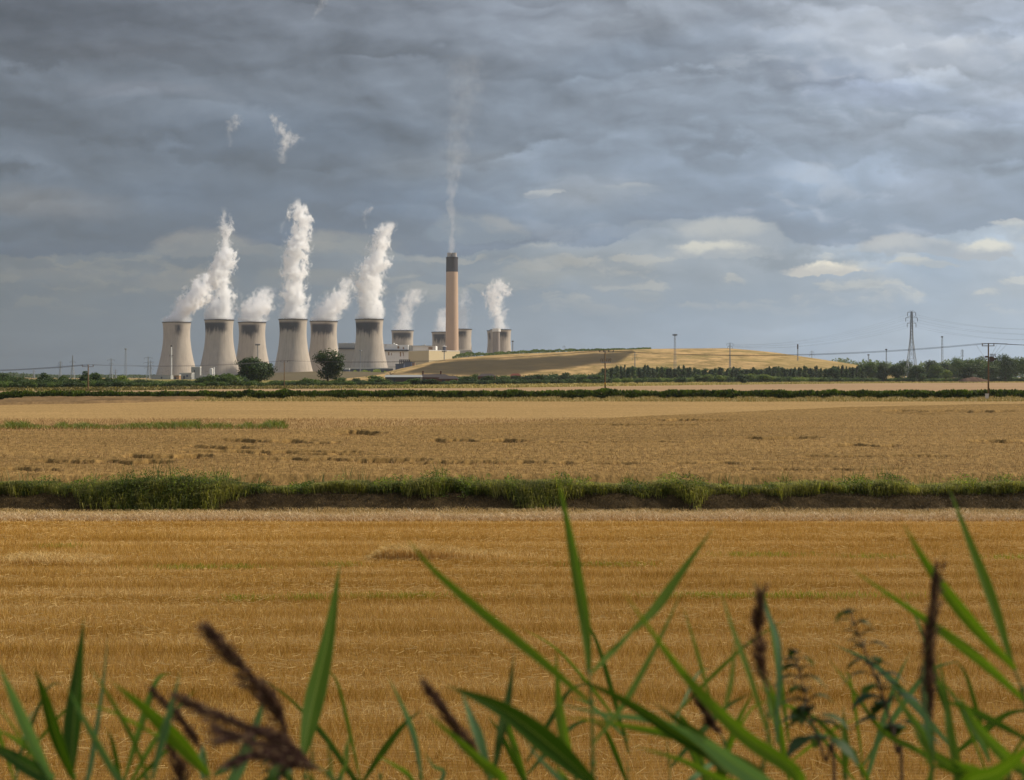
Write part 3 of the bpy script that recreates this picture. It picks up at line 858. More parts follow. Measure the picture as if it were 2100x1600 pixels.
def embank():
    mb = MB()
    D = 1900.
    pts = [(540, 772), (560, 764.5), (640, 762), (700, 761.5), (760, 763), (800, 764.5), (830, 768), (860, 773)]
    nx = len(pts)
    for k, (a, b) in enumerate(pts):
        x = (a - 1050) * D / F; z = CAMZ - (b - HY) * D / F
        mb.v += [(x, D - 60, 0), (x, D, z), (x, D + 30, z), (x, D + 60, 0)]
    for k in range(nx - 1):
        for j in range(3):
            a = 4 * k + j
            mb.f.append((a, a + 4, a + 5, a + 1))
    tag(mb.build('embankment', M_emb, smooth=True), kind='structure')
embank()

# ---------------------------------------------------------------- cooling towers
def f_conc(gg, out, m):
    o = objco(gg); x, y, z = gg.sep(o)
    oi = gg.node('ShaderNodeObjectInfo'); rnd = E(gg, oi.outputs['Random'])
    ang = gg.m('ARCTAN2', x, y * -1.0)           # 0 faces the viewer side, + to the right
    sh = attr(gg, 'stain_shift', 'OBJECT'); sw = attr(gg, 'stain_width', 'OBJECT'); sl = attr(gg, 'stain_length', 'OBJECT')
    streak = gg.noise(gg.xyz(ang * 16.0, z * .035, rnd * 9), 1.0, 3, .6)
    soft = gg.noise(gg.xyz(ang * 2.2, z * .05, rnd * 20), 1.0, 3, .55)
    top = gg.sstep(z, 111.5 - 0.0, 106.0)
    bottom = 104.0 - sl * (6.0 + streak * 26.0) - (soft - .5) * 22.0
    low = gg.sstep(z - bottom, -5.0, 9.0)
    side = gg.sstep((ang - sh).abs() + (streak - .5) * .45 + (soft - .5) * .4, sw + .12, sw - .40)
    stain = (top * low * side).clamp()
    ring = gg.m('SINE', z * 3.4) * .5 + .5
    grime = gg.noise(gg.xyz(ang * 5.0, z * .012, rnd * 7), 1.0, 4, .6)
    n = gg.noise(gg.xyz(ang * 3, z * .06, rnd * 3), 1.0, 5, .6)
    c = gg.mix(n, lin((162, 152, 140)), lin((194, 182, 166)))
    c = gg.mul(c, gg.gray(.88 + grime * .16 - ring * .035))
    c = gg.mix(gg.sstep(z, 116.0, 96.0) * gg.sstep(streak, .4, .75) * .35, c, lin((120, 108, 98)))
    c = gg.mix(stain * .96, c, lin((42, 40, 50)))
    gg.link(pbsdf(gg, c, .9, .15).outputs[0], out.inputs[0])
M_conc = material('tower_concrete', f_conc)
M_rim = simple('rim_concrete', lin((78, 72, 68)), .9, .1, .15, .3)
def tower_mesh():
    # hyperboloid: r(z), unit top radius 1 scaled later in the profile itself
    def rad(z):
        zt, a = 92.0, 27.6
        b = 71.0 if z < zt else 60.0
        return a * math.sqrt(1 + ((z - zt) / b) ** 2) * (1.0)
    prof = [(rad(z), z) for z in np.linspace(7.5, 114, 46)]
    inner = [(rad(z) - .9, z) for z in np.linspace(114, 40, 20)]
    return prof, inner, rad
PROF, INNER, RAD = tower_mesh()
def make_tower(name='cooling_tower'):
    t = empty(name, (0, 0, 0))
    s = MB().lathe(PROF, 96); s.lathe([(r, z) for r, z in [PROF[-1], INNER[0]]], 96); s.lathe(INNER, 96)
    shell = s.build('shell', M_conc, t, smooth=True)
    rt = RAD(114)
    MB().lathe([(rt + .02, 112.6), (rt + .9, 112.8), (rt + .9, 114.4), (rt - 1.2, 114.4), (rt - 1.2, 113.0)], 96).build('rim', M_rim, t)
    legs = MB(); n = 44; r0 = RAD(7.5); r1 = r0 + 2.2
    for i in range(n):
        a0 = 2 * math.pi * i / n; a1 = 2 * math.pi * (i + .5) / n; a2 = 2 * math.pi * (i + 1) / n
        legs.bar((r1 * math.cos(a1), r1 * math.sin(a1), -.5), (r0 * math.cos(a0), r0 * math.sin(a0), 7.7), .45)
        legs.bar((r1 * math.cos(a1), r1 * math.sin(a1), -.5), (r0 * math.cos(a2), r0 * math.sin(a2), 7.7), .45)
    legs.build('leg_ring', M_rim, t)
    return t, shell
TOWERS = [  # px centre of rim, row of rim, scale of width, stain shift, width, length, label
    (362.5, 661, 1.00, .35, .32, .9, 'leftmost cooling tower of the front row with one narrow dark drip stain under its rim'),
    (449.5, 656, 1.00, -.45, 1.35, .75, 'second front cooling tower from the left, wide level dark stain below the rim'),
    (517.0, 661, 1.00, -.05, .85, .95, 'cooling tower rising directly behind the round tree, patchy dark stain under its rim'),
    (601.0, 655, 1.00, -.4, 1.15, .75, 'cooling tower under the tallest steam column, between the two lone trees'),
    (664.0, 659, 1.00, -.05, 1.1, .95, 'cooling tower half hidden at the foot by the dark ragged tree'),
    (757.5, 655, 1.00, -.3, 1.3, .95, 'rightmost cooling tower of the front row, standing before the white boiler house'),
    (825.5, 678, 1.0, .0, 1.2, .55, 'distant cooling tower between the front row and the tall chimney, above the white roofs'),
    (908.0, 681, 1.0, -.35, .8, .9, 'distant cooling tower half hidden behind the left side of the tall chimney'),
    (944.5, 675, 1.0, -.3, 1.0, .6, 'distant cooling tower showing on the right side of the tall chimney'),
    (1020.5, 678, .98, -.3, .9, .6, 'distant cooling tower just left of the slim grey stack'),
    (1026.5, 676, .98, .1, .8, .6, 'rightmost distant cooling tower, behind the slim grey stack'),
]
tower0, shell0 = make_tower()
TD = []
for i, (px, py, s, sh, sw, sl, lab) in enumerate(TOWERS):
    D = (2960., 2780., 2880., 2700., 2800., 2620.)[i] if i < 6 else (114.4 - CAMZ) * F / (HY - py)
    kz = (CAMZ + (HY - py) * D / F) / 114.4
    t = tower0 if i == 0 else copy_tree(tower0)
    t.location = ((px - 1050) * D / F, D, 0)
    tw = {6: 47, 7: 47, 8: 48, 9: 45, 10: 45}.get(i, [59, 61, 58, 60, 58, 59.5][i] if i < 6 else 47)
    k = (tw * D / F / 2) / (RAD(114) + .9)
    t.scale = (k, k, kz)
    tag(t, lab, 'cooling tower', 'cooling towers of the power station')
    for c in t.children:
        if c.name.startswith('shell'):
            c['stain_shift'] = sh; c['stain_width'] = sw; c['stain_length'] = sl
    TD.append((D, k * RAD(114)))

# ---------------------------------------------------------------- tall chimney and slim stacks
def chimney():
    D = 2928.; t = empty('chimney', ((927 - 1050) * D / F, D, 0), 'very tall salmon concrete chimney with a black top band, highest thing at the power station', 'chimney')
    def zz(py): return CAMZ + (HY - py) * D / F
    r0, r1 = 13.9, 12.0
    za, zb = zz(558), zz(529)
    rz = lambda z: r0 + (r1 - r0) * z / zb
    MB().lathe([(rz(z), z) for z in np.linspace(0, za, 16)], 64).build('shaft', M_salmon, t, smooth=True)
    MB().lathe([(rz(z) + .05, z) for z in np.linspace(za, zb, 6)], 64).build('black_band', M_band, t, smooth=True)
    c = MB(); c.lathe([(r1 + .6, zb - .5), (r1 + .6, zb + 1.3), (r1 - .8, zb + 1.3), (1.0, zb + 1.4)], 64); c.lathe([(r1 + .7, zz(530.8)), (r1 + 1.0, zz(530.5)), (r1 + .7, zz(530.1))], 64)
    c.build('cap_ring', M_band, t)
    for k, (dx, dy, rr) in enumerate(((-5.2, -3, 4.6), (5.2, -3, 4.6), (0, 5.2, 4.6))):
        MB().lathe([(rr, zb), (rr, zz(520.5)), (rr + .35, zz(520.4)), (rr + .35, zz(519)), (rr - .5, zz(519)), (rr - .5, zz(524))], 32, dx, dy).build('flue', M_flue, t)
    return t
def f_salmon(gg, out, m):
    o = objco(gg); x, y, z = gg.sep(o)
    n = gg.noise(gg.xyz(x * .08, y * .08, z * .02), 1.0, 5, .6)
    ring = gg.m('SINE', z * 2.1) * .5 + .5
    c = gg.mix(n, lin((178, 152, 128)), lin((198, 170, 146)))
    c = gg.mul(c, gg.gray(.96 + ring * .04))
    gg.link(pbsdf(gg, c, .85, .15).outputs[0], out.inputs[0])
M_salmon = material('salmon_concrete', f_salmon)
M_band = simple('black_band_paint', lin((62, 58, 62)), .8, .2, .1, .05)
M_flue = simple('flue_metal', lin((168, 162, 156)), .6, .3, .1, .1)
chimney()
M_gstack = simple('grey_stack', lin((138, 130, 124)), .85, .15, .1, .05)
M_white = simple('white_cladding', lin((214, 212, 206)), .7, .25, .06, .02)
def slim(name, px, w, py0, py1, D, mat, label, capm, cap=2.0):
    z1 = CAMZ + (HY - py1) * D / F; r = w * D / F / 2
    t = empty(name, ((px - 1050) * D / F, D, 0), label, 'stack')
    MB().lathe([(r * 1.04, 0), (r, z1 * .5), (r * .98, z1 - cap)], 32).build('shaft', mat, t, smooth=True)
    MB().lathe([(r * 1.15, z1 - cap), (r * 1.15, z1), (r * .8, z1), (.01, z1 - cap * .3)], 32).build('cap', capm, t)
    return t
slim('grey_stack', 1018, 15, 725, 674, 3150, M_gstack, 'slim grey cylindrical stack with a pale cap in front of the rightmost distant cooling towers', M_white, 7.0)
t = slim('white_stack', 351.5, 2.6, 782, 708, 2450, M_white, 'thin white vertical stack in front of the leftmost cooling tower', M_band, 3.0)
mb = MB().bar((-3.5, 0, 41), (4.5, 0, 41), .9); mb.bar((-2.5, 0, 39), (-2.5, 0, 43), .8); mb.build('platform', M_gstack, t)

# ---------------------------------------------------------------- station buildings
def f_clad(gg, out, m):
    p = objco(gg); x, y, z = gg.sep(p)
    rust = gg.noise(gg.xyz(x * .10, y * .1, z * .03), 1.0, 5, .65)
    n = gg.noise(p, .05, 3, .5)
    rib = gg.m('SINE', x * 1.6) * .5 + .5
    c = gg.mix(n, lin((214, 214, 210)), lin((238, 236, 230)))
    c = gg.mix(gg.sstep(rust, .58, .76) * .6, c, lin((150, 118, 92)))
    c = gg.mul(c, gg.gray(.96 + rib * .04))
    gg.link(pbsdf(gg, c, .7, .25).outputs[0], out.inputs[0])
M_clad = material('boiler_house_cladding', f_clad)
M_grey = simple('grey_cladding', lin((150, 150, 146)), .75, .2, .1, .03)
M_beige = simple('beige_cladding', lin((192, 176, 140)), .8, .2, .06, .03)
M_dark = simple('dark_steel', lin((54, 56, 66)), .6, .3, .2, .1)
M_blue = simple('blue_grey_plant', lin((74, 80, 100)), .7, .2, .15, .1)
M_rust = simple('rust_brown_panel', lin((148, 116, 84)), .8, .1, .3, .2)
M_roof = simple('pale_roof', lin((205, 203, 196)), .8, .2, .05, .02)
def bx(px0, px1, py0, py1, D, depth, mb=None):
    """box in world coordinates whose front face shows at those photo pixels at depth D; py1=None: to the ground"""
    mb = mb or MB()
    x0, x1 = (px0 - 1050) * D / F, (px1 - 1050) * D / F
    z1 = CAMZ + (HY - py0) * D / F
    z0 = 0.0 if py1 is None else CAMZ + (HY - py1) * D / F
    return mb.box(x0, x1, D, D + depth, z0, z1)
def at_root(mb, root):
    ox, oy, oz = root.location
    mb.v = [(a - ox, b - oy, c - oz) for a, b, c in mb.v]
    return mb
def station():
    t = empty('boiler_house', ((745 - 1050) * 2990 / F, 2990, 0), 'long white and grey clad boiler house with rust marks behind the rightmost front cooling tower', 'building')
    D = 2990
    def part(name, mat, *boxes):
        mb = MB()
        for b in boxes: bx(*b, mb=mb)
        return at_root(mb, t).build(name, mat, t)
    part('grey_wall', M_grey, (694, 763, 716.5, None, D, 60), (694, 735, 704, 713, D + 6, 50))
    part('wall', M_clad, (763, 838.0, 720.5, None, D, 60), (763, 811.9, 706.0, 717.2, D + 4, 50), (812, 836.7, 707.5, 717.2, D + 2, 52))
    part('canopy_band', M_dark, (694, 763, 713.3, 716.3, D - 3, 50), (763, 838, 717.4, 718.6, D - 4, 50), (763, 838, 719.4, 720.3, D - 4, 40))
    for b in ((815, 819, 710, 715, D + 1.6, 1), (826, 829, 712, 716, D + 1.6, 1), (796, 798.5, 722, 729, D - .4, 1), (802, 803.5, 724, 729, D - .4, 1), (820, 822.5, 722, 731, D - .4, 1), (826.5, 828, 723, 730, D - .4, 1)):
        part('rust_panel', M_rust, b)
    for b in ((806, 809, 703.4, 706, D + 20, 8), (768, 770, 704.5, 706, D + 20, 6), (722, 727, 702.6, 704, D + 20, 6), (704, 712, 703.0, 704, D + 20, 6)):
        part('roof_plant', M_roof, b)
    part('lower_wall', M_roof, (797, 812, 751, 754.5, D - 60, 30))
    t2 = empty('turbine_hall', ((866 - 1050) * 3010 / F, 3010, 0), 'white flat-roofed hall with an orange-brown panel between the boiler house and the tall chimney', 'building')
    def part2(name, mat, *boxes):
        mb = MB()
        for b in boxes: bx(*b, mb=mb)
        return at_root(mb, t2).build(name, mat, t2)
    part2('wall', M_clad, (846, 893.5, 709.5, None, 3010, 70))
    part2('grey_end', M_grey, (838.2, 846, 708.5, None, 3006, 70))
    part2('panel', M_rust, (878.5, 887, 712, 717, 3009.3, 1))
    part2('roof_edge', M_grey, (846.2, 893, 708.9, 709.4, 3008, 70))
    part2('roof_dome', M_roof, (869, 873, 706.5, 708.8, 3030, 8), (866, 868, 707.2, 708.8, 3030, 6))
    # beige store, corner toward the viewer
    Dc = 2620.
    xc = (879.5 - 1050) * Dc / F; zt = CAMZ + (HY - 718.5) * Dc / F
    t3 = empty('beige_store', (xc, Dc, 0), 'plain beige flat-roofed block with one corner toward the viewer, below the tall chimney', 'building')
    xl, yl = (837.8 - 1050) * 2700 / F - xc, 80.
    xr, yr = (943 - 1050) * 2700 / F - xc, 80.
    # left face runs back-left, right face runs back-right
    MB().prism([(0, 0), (1, 0), (1, 1), (0, 1)], 0, 0)
    def wall(x0, y0, x1, y1, z0, z1):
        return MB().quad((x0, y0, z0), (x1, y1, z0), (x1, y1, z1), (x0, y0, z1))
    mb = MB()
    base = [(0, 0), (xr, yr), (xr + xl, yr + yl), (xl, yl)]
    k = 0
    for z in (0, zt): mb.v += [(a, b, z) for a, b in base]
    mb.f = [(0, 1, 5, 4), (1, 2, 6, 5), (2, 3, 7, 6), (3, 0, 4, 7), (4, 5, 6, 7)]
    mb.build('wall', M_beige, t3)
    cop = MB(); q = 1.006
    for z in (zt - .6, zt + .5): cop.v += [(a * q - .0, b - .25, z) for a, b in base]
    cop.f = [(0, 1, 5, 4), (3, 0, 4, 7), (4, 5, 6, 7), (1, 2, 6, 5)]
    cop.build('coping', M_roof, t3)
    d = MB(); fx = lambda s: (xr * s, yr * s - .5)
    for s0, s1, z0, z1, mm, nm in ((.10, .15, 0, 14, M_rust, 'door'), (.20, .62, 0, 12.5, M_dark, 'lean_to')):
        e = MB(); a, b = fx(s0); c, dd = fx(s1)
        off = -1.0 if nm == 'door' else -7.0
        e.v = [(a, b + off, z0), (c, dd + off, z0), (c, dd, z0), (a, b, z0), (a, b + off, z1 + 12.5), (c, dd + off, z1 + 12.5), (c, dd, z1 + 12.5), (a, b, z1 + 12.5)]
        e.f = [(0, 1, 5, 4), (1, 2, 6, 5), (3, 0, 4, 7), (4, 5, 6, 7)]
        e.build(nm, mm, t3)
    # steel gantry and dark sheds at its foot
    D = 2560.
    t4 = empty('steel_gantry', ((835 - 1050) * D / F, D, 0), 'dark open steel frame standing against the beige block and white boiler house', 'gantry')
    fr = MB()
    z1, z2, z0 = (CAMZ + (HY - q) * D / F for q in (737.5, 741, 752))
    for px in (819.3, 823, 827, 831, 835, 839):
        x = (px - 1050) * D / F
        fr.box(x - .5, x + .5, D, D + 1, 0, z1); fr.box(x - .5, x + .5, D + 14, D + 15, 0, z1)
    xa, xb = (819 - 1050) * D / F, (839.8 - 1050) * D / F
    for z in (z1, z2): fr.box(xa, xb, D - .3, D - .1 + .1, z - 1.4, z); fr.box(xa, xb, D + 14, D + 15.3, z - 1.4, z)
    at_root(fr, t4).build('frame', M_dark, t4)
    tk = MB(); bx(829, 838, 742.5, 752, D + 3, 8, tk); bx(823.5, 826, 745, 752, D + 3, 8, tk); at_root(tk, t4).build('plant_unit', M_blue, t4)
    for (a, b, c, d_, dd, lab) in ((811, 828, 747.5, None, 2500, 'low dark blue shed left of the steel gantry foot'), (829.5, 844, 743.0, None, 2480, 'taller dark blue shed right of the steel gantry foot'), (844, 850.5, 744.5, None, 2490, 'small brownish shed against the foot of the beige block')):
        sroot = empty('plant_shed', ((a + b) / 2 * 0 + ((a + b) / 2 - 1050) * dd / F, dd, 0), lab, 'shed', 'sheds at the foot of the beige block')
        zt_ = CAMZ + (HY - c) * dd / F; w = (b - a) * dd / F / 2
        MB().box(-w, w, 0, 18, 0, zt_).build('wall', M_blue if a != 844 else M_rust, sroot)
        MB().box(-w - .4, w + .4, -.4, 18.4, zt_ + .003, zt_ + 1.0).build('roof', M_dark, sroot)
    # tank beside chimney
    D = 2880.; tk = empty('water_tank', ((911 - 1050) * D / F, D, 0), 'small blue grey tank with a white lid beside the foot of the tall chimney', 'tank')
    z0 = CAMZ + (HY - 711.2) * D / F
    MB().lathe([(3.3, 0), (3.3, z0)], 24).build('body', M_blue, tk)
    MB().lathe([(4.6, z0), (4.6, z0 + 1.2), (.1, z0 + 2.2)], 24).build('lid', M_white, tk)
    D = 3100.; tk = empty('low_building', ((953 - 1050) * D / F, D, 0), 'low pale roofed building right of the tall chimney above the mound', 'building')
    z0 = CAMZ + (HY - 718.8) * D / F
    MB().box(-12, 14, 0, 25, 0, z0).build('wall', M_grey, tk); MB().box(-12.5, 14.5, -.5, 25.5, z0 + .003, z0 + 1.5).build('roof', M_roof, tk)
    # long dark wall under the towers
    D = 2560.
    w = empty('boundary_wall', ((755 - 1050) * D / F, D, 0), 'long low dark wall with a pale top running under the front cooling towers', 'wall')
    mb = MB(); bx(702, 806, 756.2, None, D, 3, mb); at_root(mb, w).build('wall', M_dark, w)
    mb = MB(); bx(701.5, 806.5, 754.6, 756.15, D - .4, 4, mb); at_root(mb, w).build('coping', M_roof, w)
    # switchgear compound at the left foot of the towers
    M_off = simple('off_white', lin((196, 192, 182)), .7, .2, .08, .05)
    D = 2350.
    def shed(name, px0, px1, py0, dep, D, wall, roof, lab, win=None):
        r = empty(name, (((px0 + px1) / 2 - 1050) * D / F, D, 0), lab, 'building')
        z = CAMZ + (HY - py0) * D / F; w = (px1 - px0) * D / F / 2
        MB().box(-w, w, 0, dep, 0, z).build('wall', wall, r)
        MB().box(-w - .3, w + .3, -.3, dep + .3, z + .003, z + 1.2).build('roof', roof, r)
        if win:
            for (a, b, c, e, mm, nm) in win:
                MB().box((a - (px0 + px1) / 2) * D / F, (b - (px0 + px1) / 2) * D / F, -.6, -.01, CAMZ + (HY - e) * D / F, CAMZ + (HY - c) * D / F).build(nm, mm, r)
        return r
    shed('switch_house', 368, 393, 766, 20, 2350, M_grey, M_off, 'grey switch house with a pale roof and dark doorway right of the thin white stack', [(376, 379, 771, 779, M_dark, 'door'), (391, 393, 767.5, 774, M_off, 'end_panel'), (382, 386, 769, 773, M_blue, 'louvre')])
    shed('low_annexe', 355.5, 367, 770, 14, 2330, M_rust, M_off, 'low brownish annexe touching the foot of the thin white stack', [(358, 361, 773, 778, M_dark, 'door')])
    shed('pale_shed', 409, 438, 771.2, 16, 2360, M_grey, M_off, 'long low shed with a bright pale roof edge in front of the second cooling tower', [(412, 420, 774, 779, M_blue, 'door')])
    shed('grey_compound', 310, 350, 771, 20, 2420, M_grey, M_grey, 'low grey compound building left of the thin white stack', [(330, 334, 773, 777, M_dark, 'louvre')])
    shed('grey_screen_house', 392, 410, 753.5, 12, 2600, M_grey, M_white, 'tall grey block with a white roof edge between the first and second cooling towers', [(398, 400, 759, 768, M_dark, 'door')])
    shed('stores_building', 612, 640, 765, 12, 2500, M_beige, M_off, 'low beige stores building at the foot of the tower between the lone trees', [(618, 624, 767, 770, M_dark, 'door')])
    shed('blue_roof_shed', 700, 716, 757.8, 12, 2300, M_blue, M_white, 'small blue shed with a white roof behind the ragged tree', [(704, 707, 760, 764, M_dark, 'door')])
    D = 2380.
    tk = empty('white_silo', ((437 - 1050) * D / F, D, 0), 'short bright white silo standing in front of the second cooling tower', 'silo')
    z0 = CAMZ + (HY - 757.5) * D / F
    MB().lathe([(3.2, 0), (3.2, z0), (2.0, z0 + 2.0), (.1, z0 + 2.2)], 24, -3.5, 3).build('body', M_off, tk, smooth=True)
    MB().lathe([(1.3, 0), (1.3, z0 + 3), (.1, z0 + 3.2)], 16, 1.6, 0).build('vent_pipe', M_white, tk)
    # gantry posts of the switch yard
    D = 2300.
    for k, px in enumerate((333, 341, 345, 396, 403, 407, 414, 425)):
        x = (px - 1050) * D / F; z = CAMZ + (HY - (762 - (k % 3) * 1.6)) * D / F
        r = empty('gantry_post', (x, D, 0), 'slim grey switchyard post among the low buildings at the foot of the left cooling towers', 'post', 'switchyard gantry posts')
        MB().box(-.25, .25, -.25, .25, 0, z).build('mast', M_gstack, r); MB().box(-1.4, 1.4, -.2, .2, z - 1.6, z - 1.2).build('crossarm', M_gstack, r)
station()

# ---------------------------------------------------------------- farm below the mound
M_tile = simple('dark_roof_tile', lin((78, 70, 68)), .85, .1, .2, .3)
M_brick = simple('red_brick', lin((98, 68, 56)), .9, .1, .2, .5)
M_redtile = simple('red_roof_tile', lin((108, 62, 50)), .85, .1, .2, .3)
def barn(name, px0, px1, pye, pyr, D, dep, wallm, roofm, lab, chims=(), hip=0):
    r = empty(name, (((px0 + px1) / 2 - 1050) * D / F, D, 0), lab, 'farm building')
    w = (px1 - px0) * D / F / 2; ze = CAMZ + (HY - pye) * D / F; zr = CAMZ + (HY - pyr) * D / F
    MB().box(-w, w, 0, dep, 0, ze).build('wall', wallm, r)
    rf = MB(); e = .5
    rf.v = [(-w - e, -e, ze), (w + e, -e, ze), (w + e, dep + e, ze), (-w - e, dep + e, ze), (-w - e + hip, dep / 2, zr), (w + e - hip, dep / 2, zr)]
    rf.f = [(0, 1, 5, 4), (2, 3, 4, 5), (0, 4, 3), (1, 2, 5), (0, 3, 2, 1)]
    rfo = rf.build('roof', roofm, r)
    for cx in chims:
        x = (cx - (px0 + px1) / 2) * D / F
        MB().box(x - .5, x + .5, dep / 2 - .5, dep / 2 + .5, zr - 1.5, zr + 2.2).build('chimney', M_brick, rfo)
    n = max(2, int(w / 5))
    for i in range(n):
        x = -w + (i + .5) * 2 * w / n
        MB().box(x - .9, x + .9, -.06, -.01, ze * .25, ze * .8).build('window' if i % 2 else 'door', M_dark, r)
    return r
barn('long_barn', 790, 862, 773.5, 769.0, 960, 16, M_tile, M_grey, 'long low farm barn with a grey sheet roof below the left end of the mound')
barn('farmhouse', 852, 925, 774, 767.5, 980, 14, M_brick, M_tile, 'dark tiled farmhouse with a chimney, right of the long barn among bushes', (903, 866), 5)
barn('outbuilding', 900, 938, 777, 771.0, 930, 9, M_brick, M_tile, 'small gabled outbuilding at the right end of the farm among bushes', (), 2)
barn('tiled_cottage', 980, 1016, 772, 766.5, 1000, 10, M_brick, M_tile, 'dark roofed cottage nearly hidden in the bushes right of the farm', (), 3)
barn('red_roofed_barn', 1047, 1068, 770.5, 766.0, 1040, 9, M_brick, M_redtile, 'small red roofed barn between bushes below the middle of the mound', (), 2)
def heap():
    n = 40; D = 1235.
    xs_ = np.linspace(1968, 2026, 60); V = []
    yv = np.linspace(-14, 14, 16)
    X, Yy = np.meshgrid(xs_, yv)
    h = 4.0 * np.clip(1 - ((X - 1996) / 29) ** 2, 0, 1) ** .6 * np.clip(1 - (Yy / 14) ** 2, 0, 1) ** .6 * (.7 + .6 * fbm(X / 5, Yy / 4, 3))
    o = mesh_np('soil_heap', np.stack([(X - 1050) * D / F - (1996 - 1050) * D / F, Yy, h - .1], -1).reshape(-1, 3), grid_faces(16, 60), simple('red_soil', lin((98, 76, 62)), .95, .05, .25, .4))
    o.location = ((1996 - 1050) * D / F, D, 0)
    tag(o, 'long heap of reddish brown soil at the field edge left of the right-hand pole', 'soil heap')
heap()

# ---------------------------------------------------------------- trees and bushes
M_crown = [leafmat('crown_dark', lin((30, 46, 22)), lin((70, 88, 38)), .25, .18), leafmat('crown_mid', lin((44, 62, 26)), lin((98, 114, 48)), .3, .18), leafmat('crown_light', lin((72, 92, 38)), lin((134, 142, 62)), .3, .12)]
M_bark = simple('bark', lin((84, 70, 56)), .95, .05, .3, .5)
def crown_geo(n, w, h, base, seed, lobes=9, leaf=.9, shape='round', gap=.0):
    r = np.random.default_rng(seed)
    L = []
    for i in range(lobes):
        if shape == 'round':
            a = r.random() * 6.28; rr = (r.random() ** .5) * .62; zz = r.random()
            k = math.sqrt(max(.05, 1 - (2 * zz - 1) ** 2 * .85))
            L.append((math.cos(a) * rr * w / 2 * k, math.sin(a) * rr * w / 2 * k, base + (h - base) * (.18 + .66 * zz), w * (.20 + .14 * r.random()), (h - base) * (.17 + .10 * r.random())))
        elif shape == 'low':
            a = r.random() * 6.28; rr = r.random() ** .5 * .75
            L.append((math.cos(a) * rr * w / 2, math.sin(a) * rr * w / 2, base + (h - base) * (.25 + .35 * r.random() * (1 - rr * .5)), w * (.17 + .14 * r.random()), (h - base) * (.28 + .2 * r.random())))
        elif shape == 'tall':
            zz = (i + r.random()) / lobes
            L.append((r.normal() * w * .08, r.normal() * w * .08, base + (h - base) * (.1 + .8 * zz), w * (.36 - .22 * zz), (h - base) * .16))
    L = np.array(L); k = r.integers(0, lobes, n)
    # weight by size
    d = r.normal(size=(n, 3)); d /= np.linalg.norm(d, axis=1)[:, None]
    rad = r.random(n) ** .28 * (.80 + .35 * r.random(n))
    c = L[k, :3] + d * rad[:, None] * np.stack([L[k, 3], L[k, 3], L[k, 4]], 1)
    c[:, 2] = np.maximum(c[:, 2], base * .6)
    nr = d + r.normal(size=(n, 3)) * .45; nr /= np.linalg.norm(nr, axis=1)[:, None]
    t1 = np.cross(nr, r.normal(size=(n, 3))); t1 /= np.linalg.norm(t1, axis=1)[:, None]; t2 = np.cross(nr, t1)
    s = leaf * (.5 + .9 * r.random(n))[:, None]
    V = np.stack([c - t1 * s, c - t2 * s * .55, c + t1 * s, c + t2 * s * .55], 1).reshape(-1, 3)
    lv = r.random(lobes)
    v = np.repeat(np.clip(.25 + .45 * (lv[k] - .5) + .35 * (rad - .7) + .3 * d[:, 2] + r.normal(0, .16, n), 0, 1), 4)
    return V, np.arange(4 * n).reshape(n, 4), v
def trunk_mb(h, r0, base, w, seed, limbs=6):
    r = random.Random(seed); mb = MB()
    top = h * .72
    pts = [(0, 0, -.3), (r.uniform(-.2, .2), 0, base * .6), (r.uniform(-.4, .4), r.uniform(-.3, .3), h * .45), (r.uniform(-.5, .5), r.uniform(-.4, .4), top)]
    mb.tube(pts, [r0 * 1.25, r0, r0 * .7, r0 * .25], 7)
    for i in range(limbs):
        a = r.random() * 6.28; z = base * .7 + (h * .5 - base * .5) * r.random()
        e = (math.cos(a) * w * .36, math.sin(a) * w * .36, z + h * (.15 + .2 * r.random()))
        m_ = (e[0] * .45, e[1] * .45, z + (e[2] - z) * .35)
        mb.tube([(0, 0, z), m_, e], [r0 * .45, r0 * .3, r0 * .1], 5)
    return mb
def tree(name, px, py_base, D, w_px, h_px, mi, seed, label, group=None, n=1500, shape='round', basef=.12, lobes=10, leaf=None, cat='tree', trunk=True):
    k = D / F
    w, h = w_px * k, h_px * k + (HY + CAMZ * F / D - py_base) * 0
    zb = 0.0
    root = empty(name, ((px - 1050) * k, D, 0), label, cat, group)
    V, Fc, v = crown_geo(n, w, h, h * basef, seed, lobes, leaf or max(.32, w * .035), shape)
    mesh_np('crown', V, Fc, M_crown[mi], root, attrs={'v': v})
    if trunk: trunk_mb(h, max(.18, w * .03), h * max(basef, .1), w, seed).build('trunk', M_bark, root)
    return root
def htop(py_top, D): return CAMZ + (HY - py_top) * D / F
def tree_to(name, px, py_top, D, w_px, mi, seed, label, group=None, **kw):
    h = htop(py_top, D); return tree(name, px, 0, D, w_px, h * F / D, mi, seed, label, group, **kw)
# two lone trees and their neighbours
tree_to('round_tree', 521, 729, 760, 90, 0, 11, 'dense dark round-crowned lone tree in front of the third cooling tower', n=9000, lobes=16, leaf=.62, basef=.10)
tree_to('ragged_tree', 672, 717, 790, 76, 0, 29, 'dark ragged lone tree with gaps in its crown, left of the rightmost front cooling tower', n=5200, lobes=15, leaf=.58, basef=.14)
tree_to('broad_bush', 459, 762.5, 720, 72, 1, 31, 'broad mid-green bush left of the dense round tree', n=4500, lobes=12, leaf=.6, basef=.02, shape='low', cat='bush')
tree_to('low_bush', 525, 780, 700, 56, 1, 33, 'low olive-green bush at the foot of the dense round tree', n=2500, lobes=9, leaf=.5, basef=.02, shape='low', cat='bush')
tree_to('lone_bush', 1521, 766, 985, 22, 0, 41, 'small dark round bush alone on the grass strip right of centre', n=2600, lobes=8, leaf=.5, basef=.02, cat='bush')
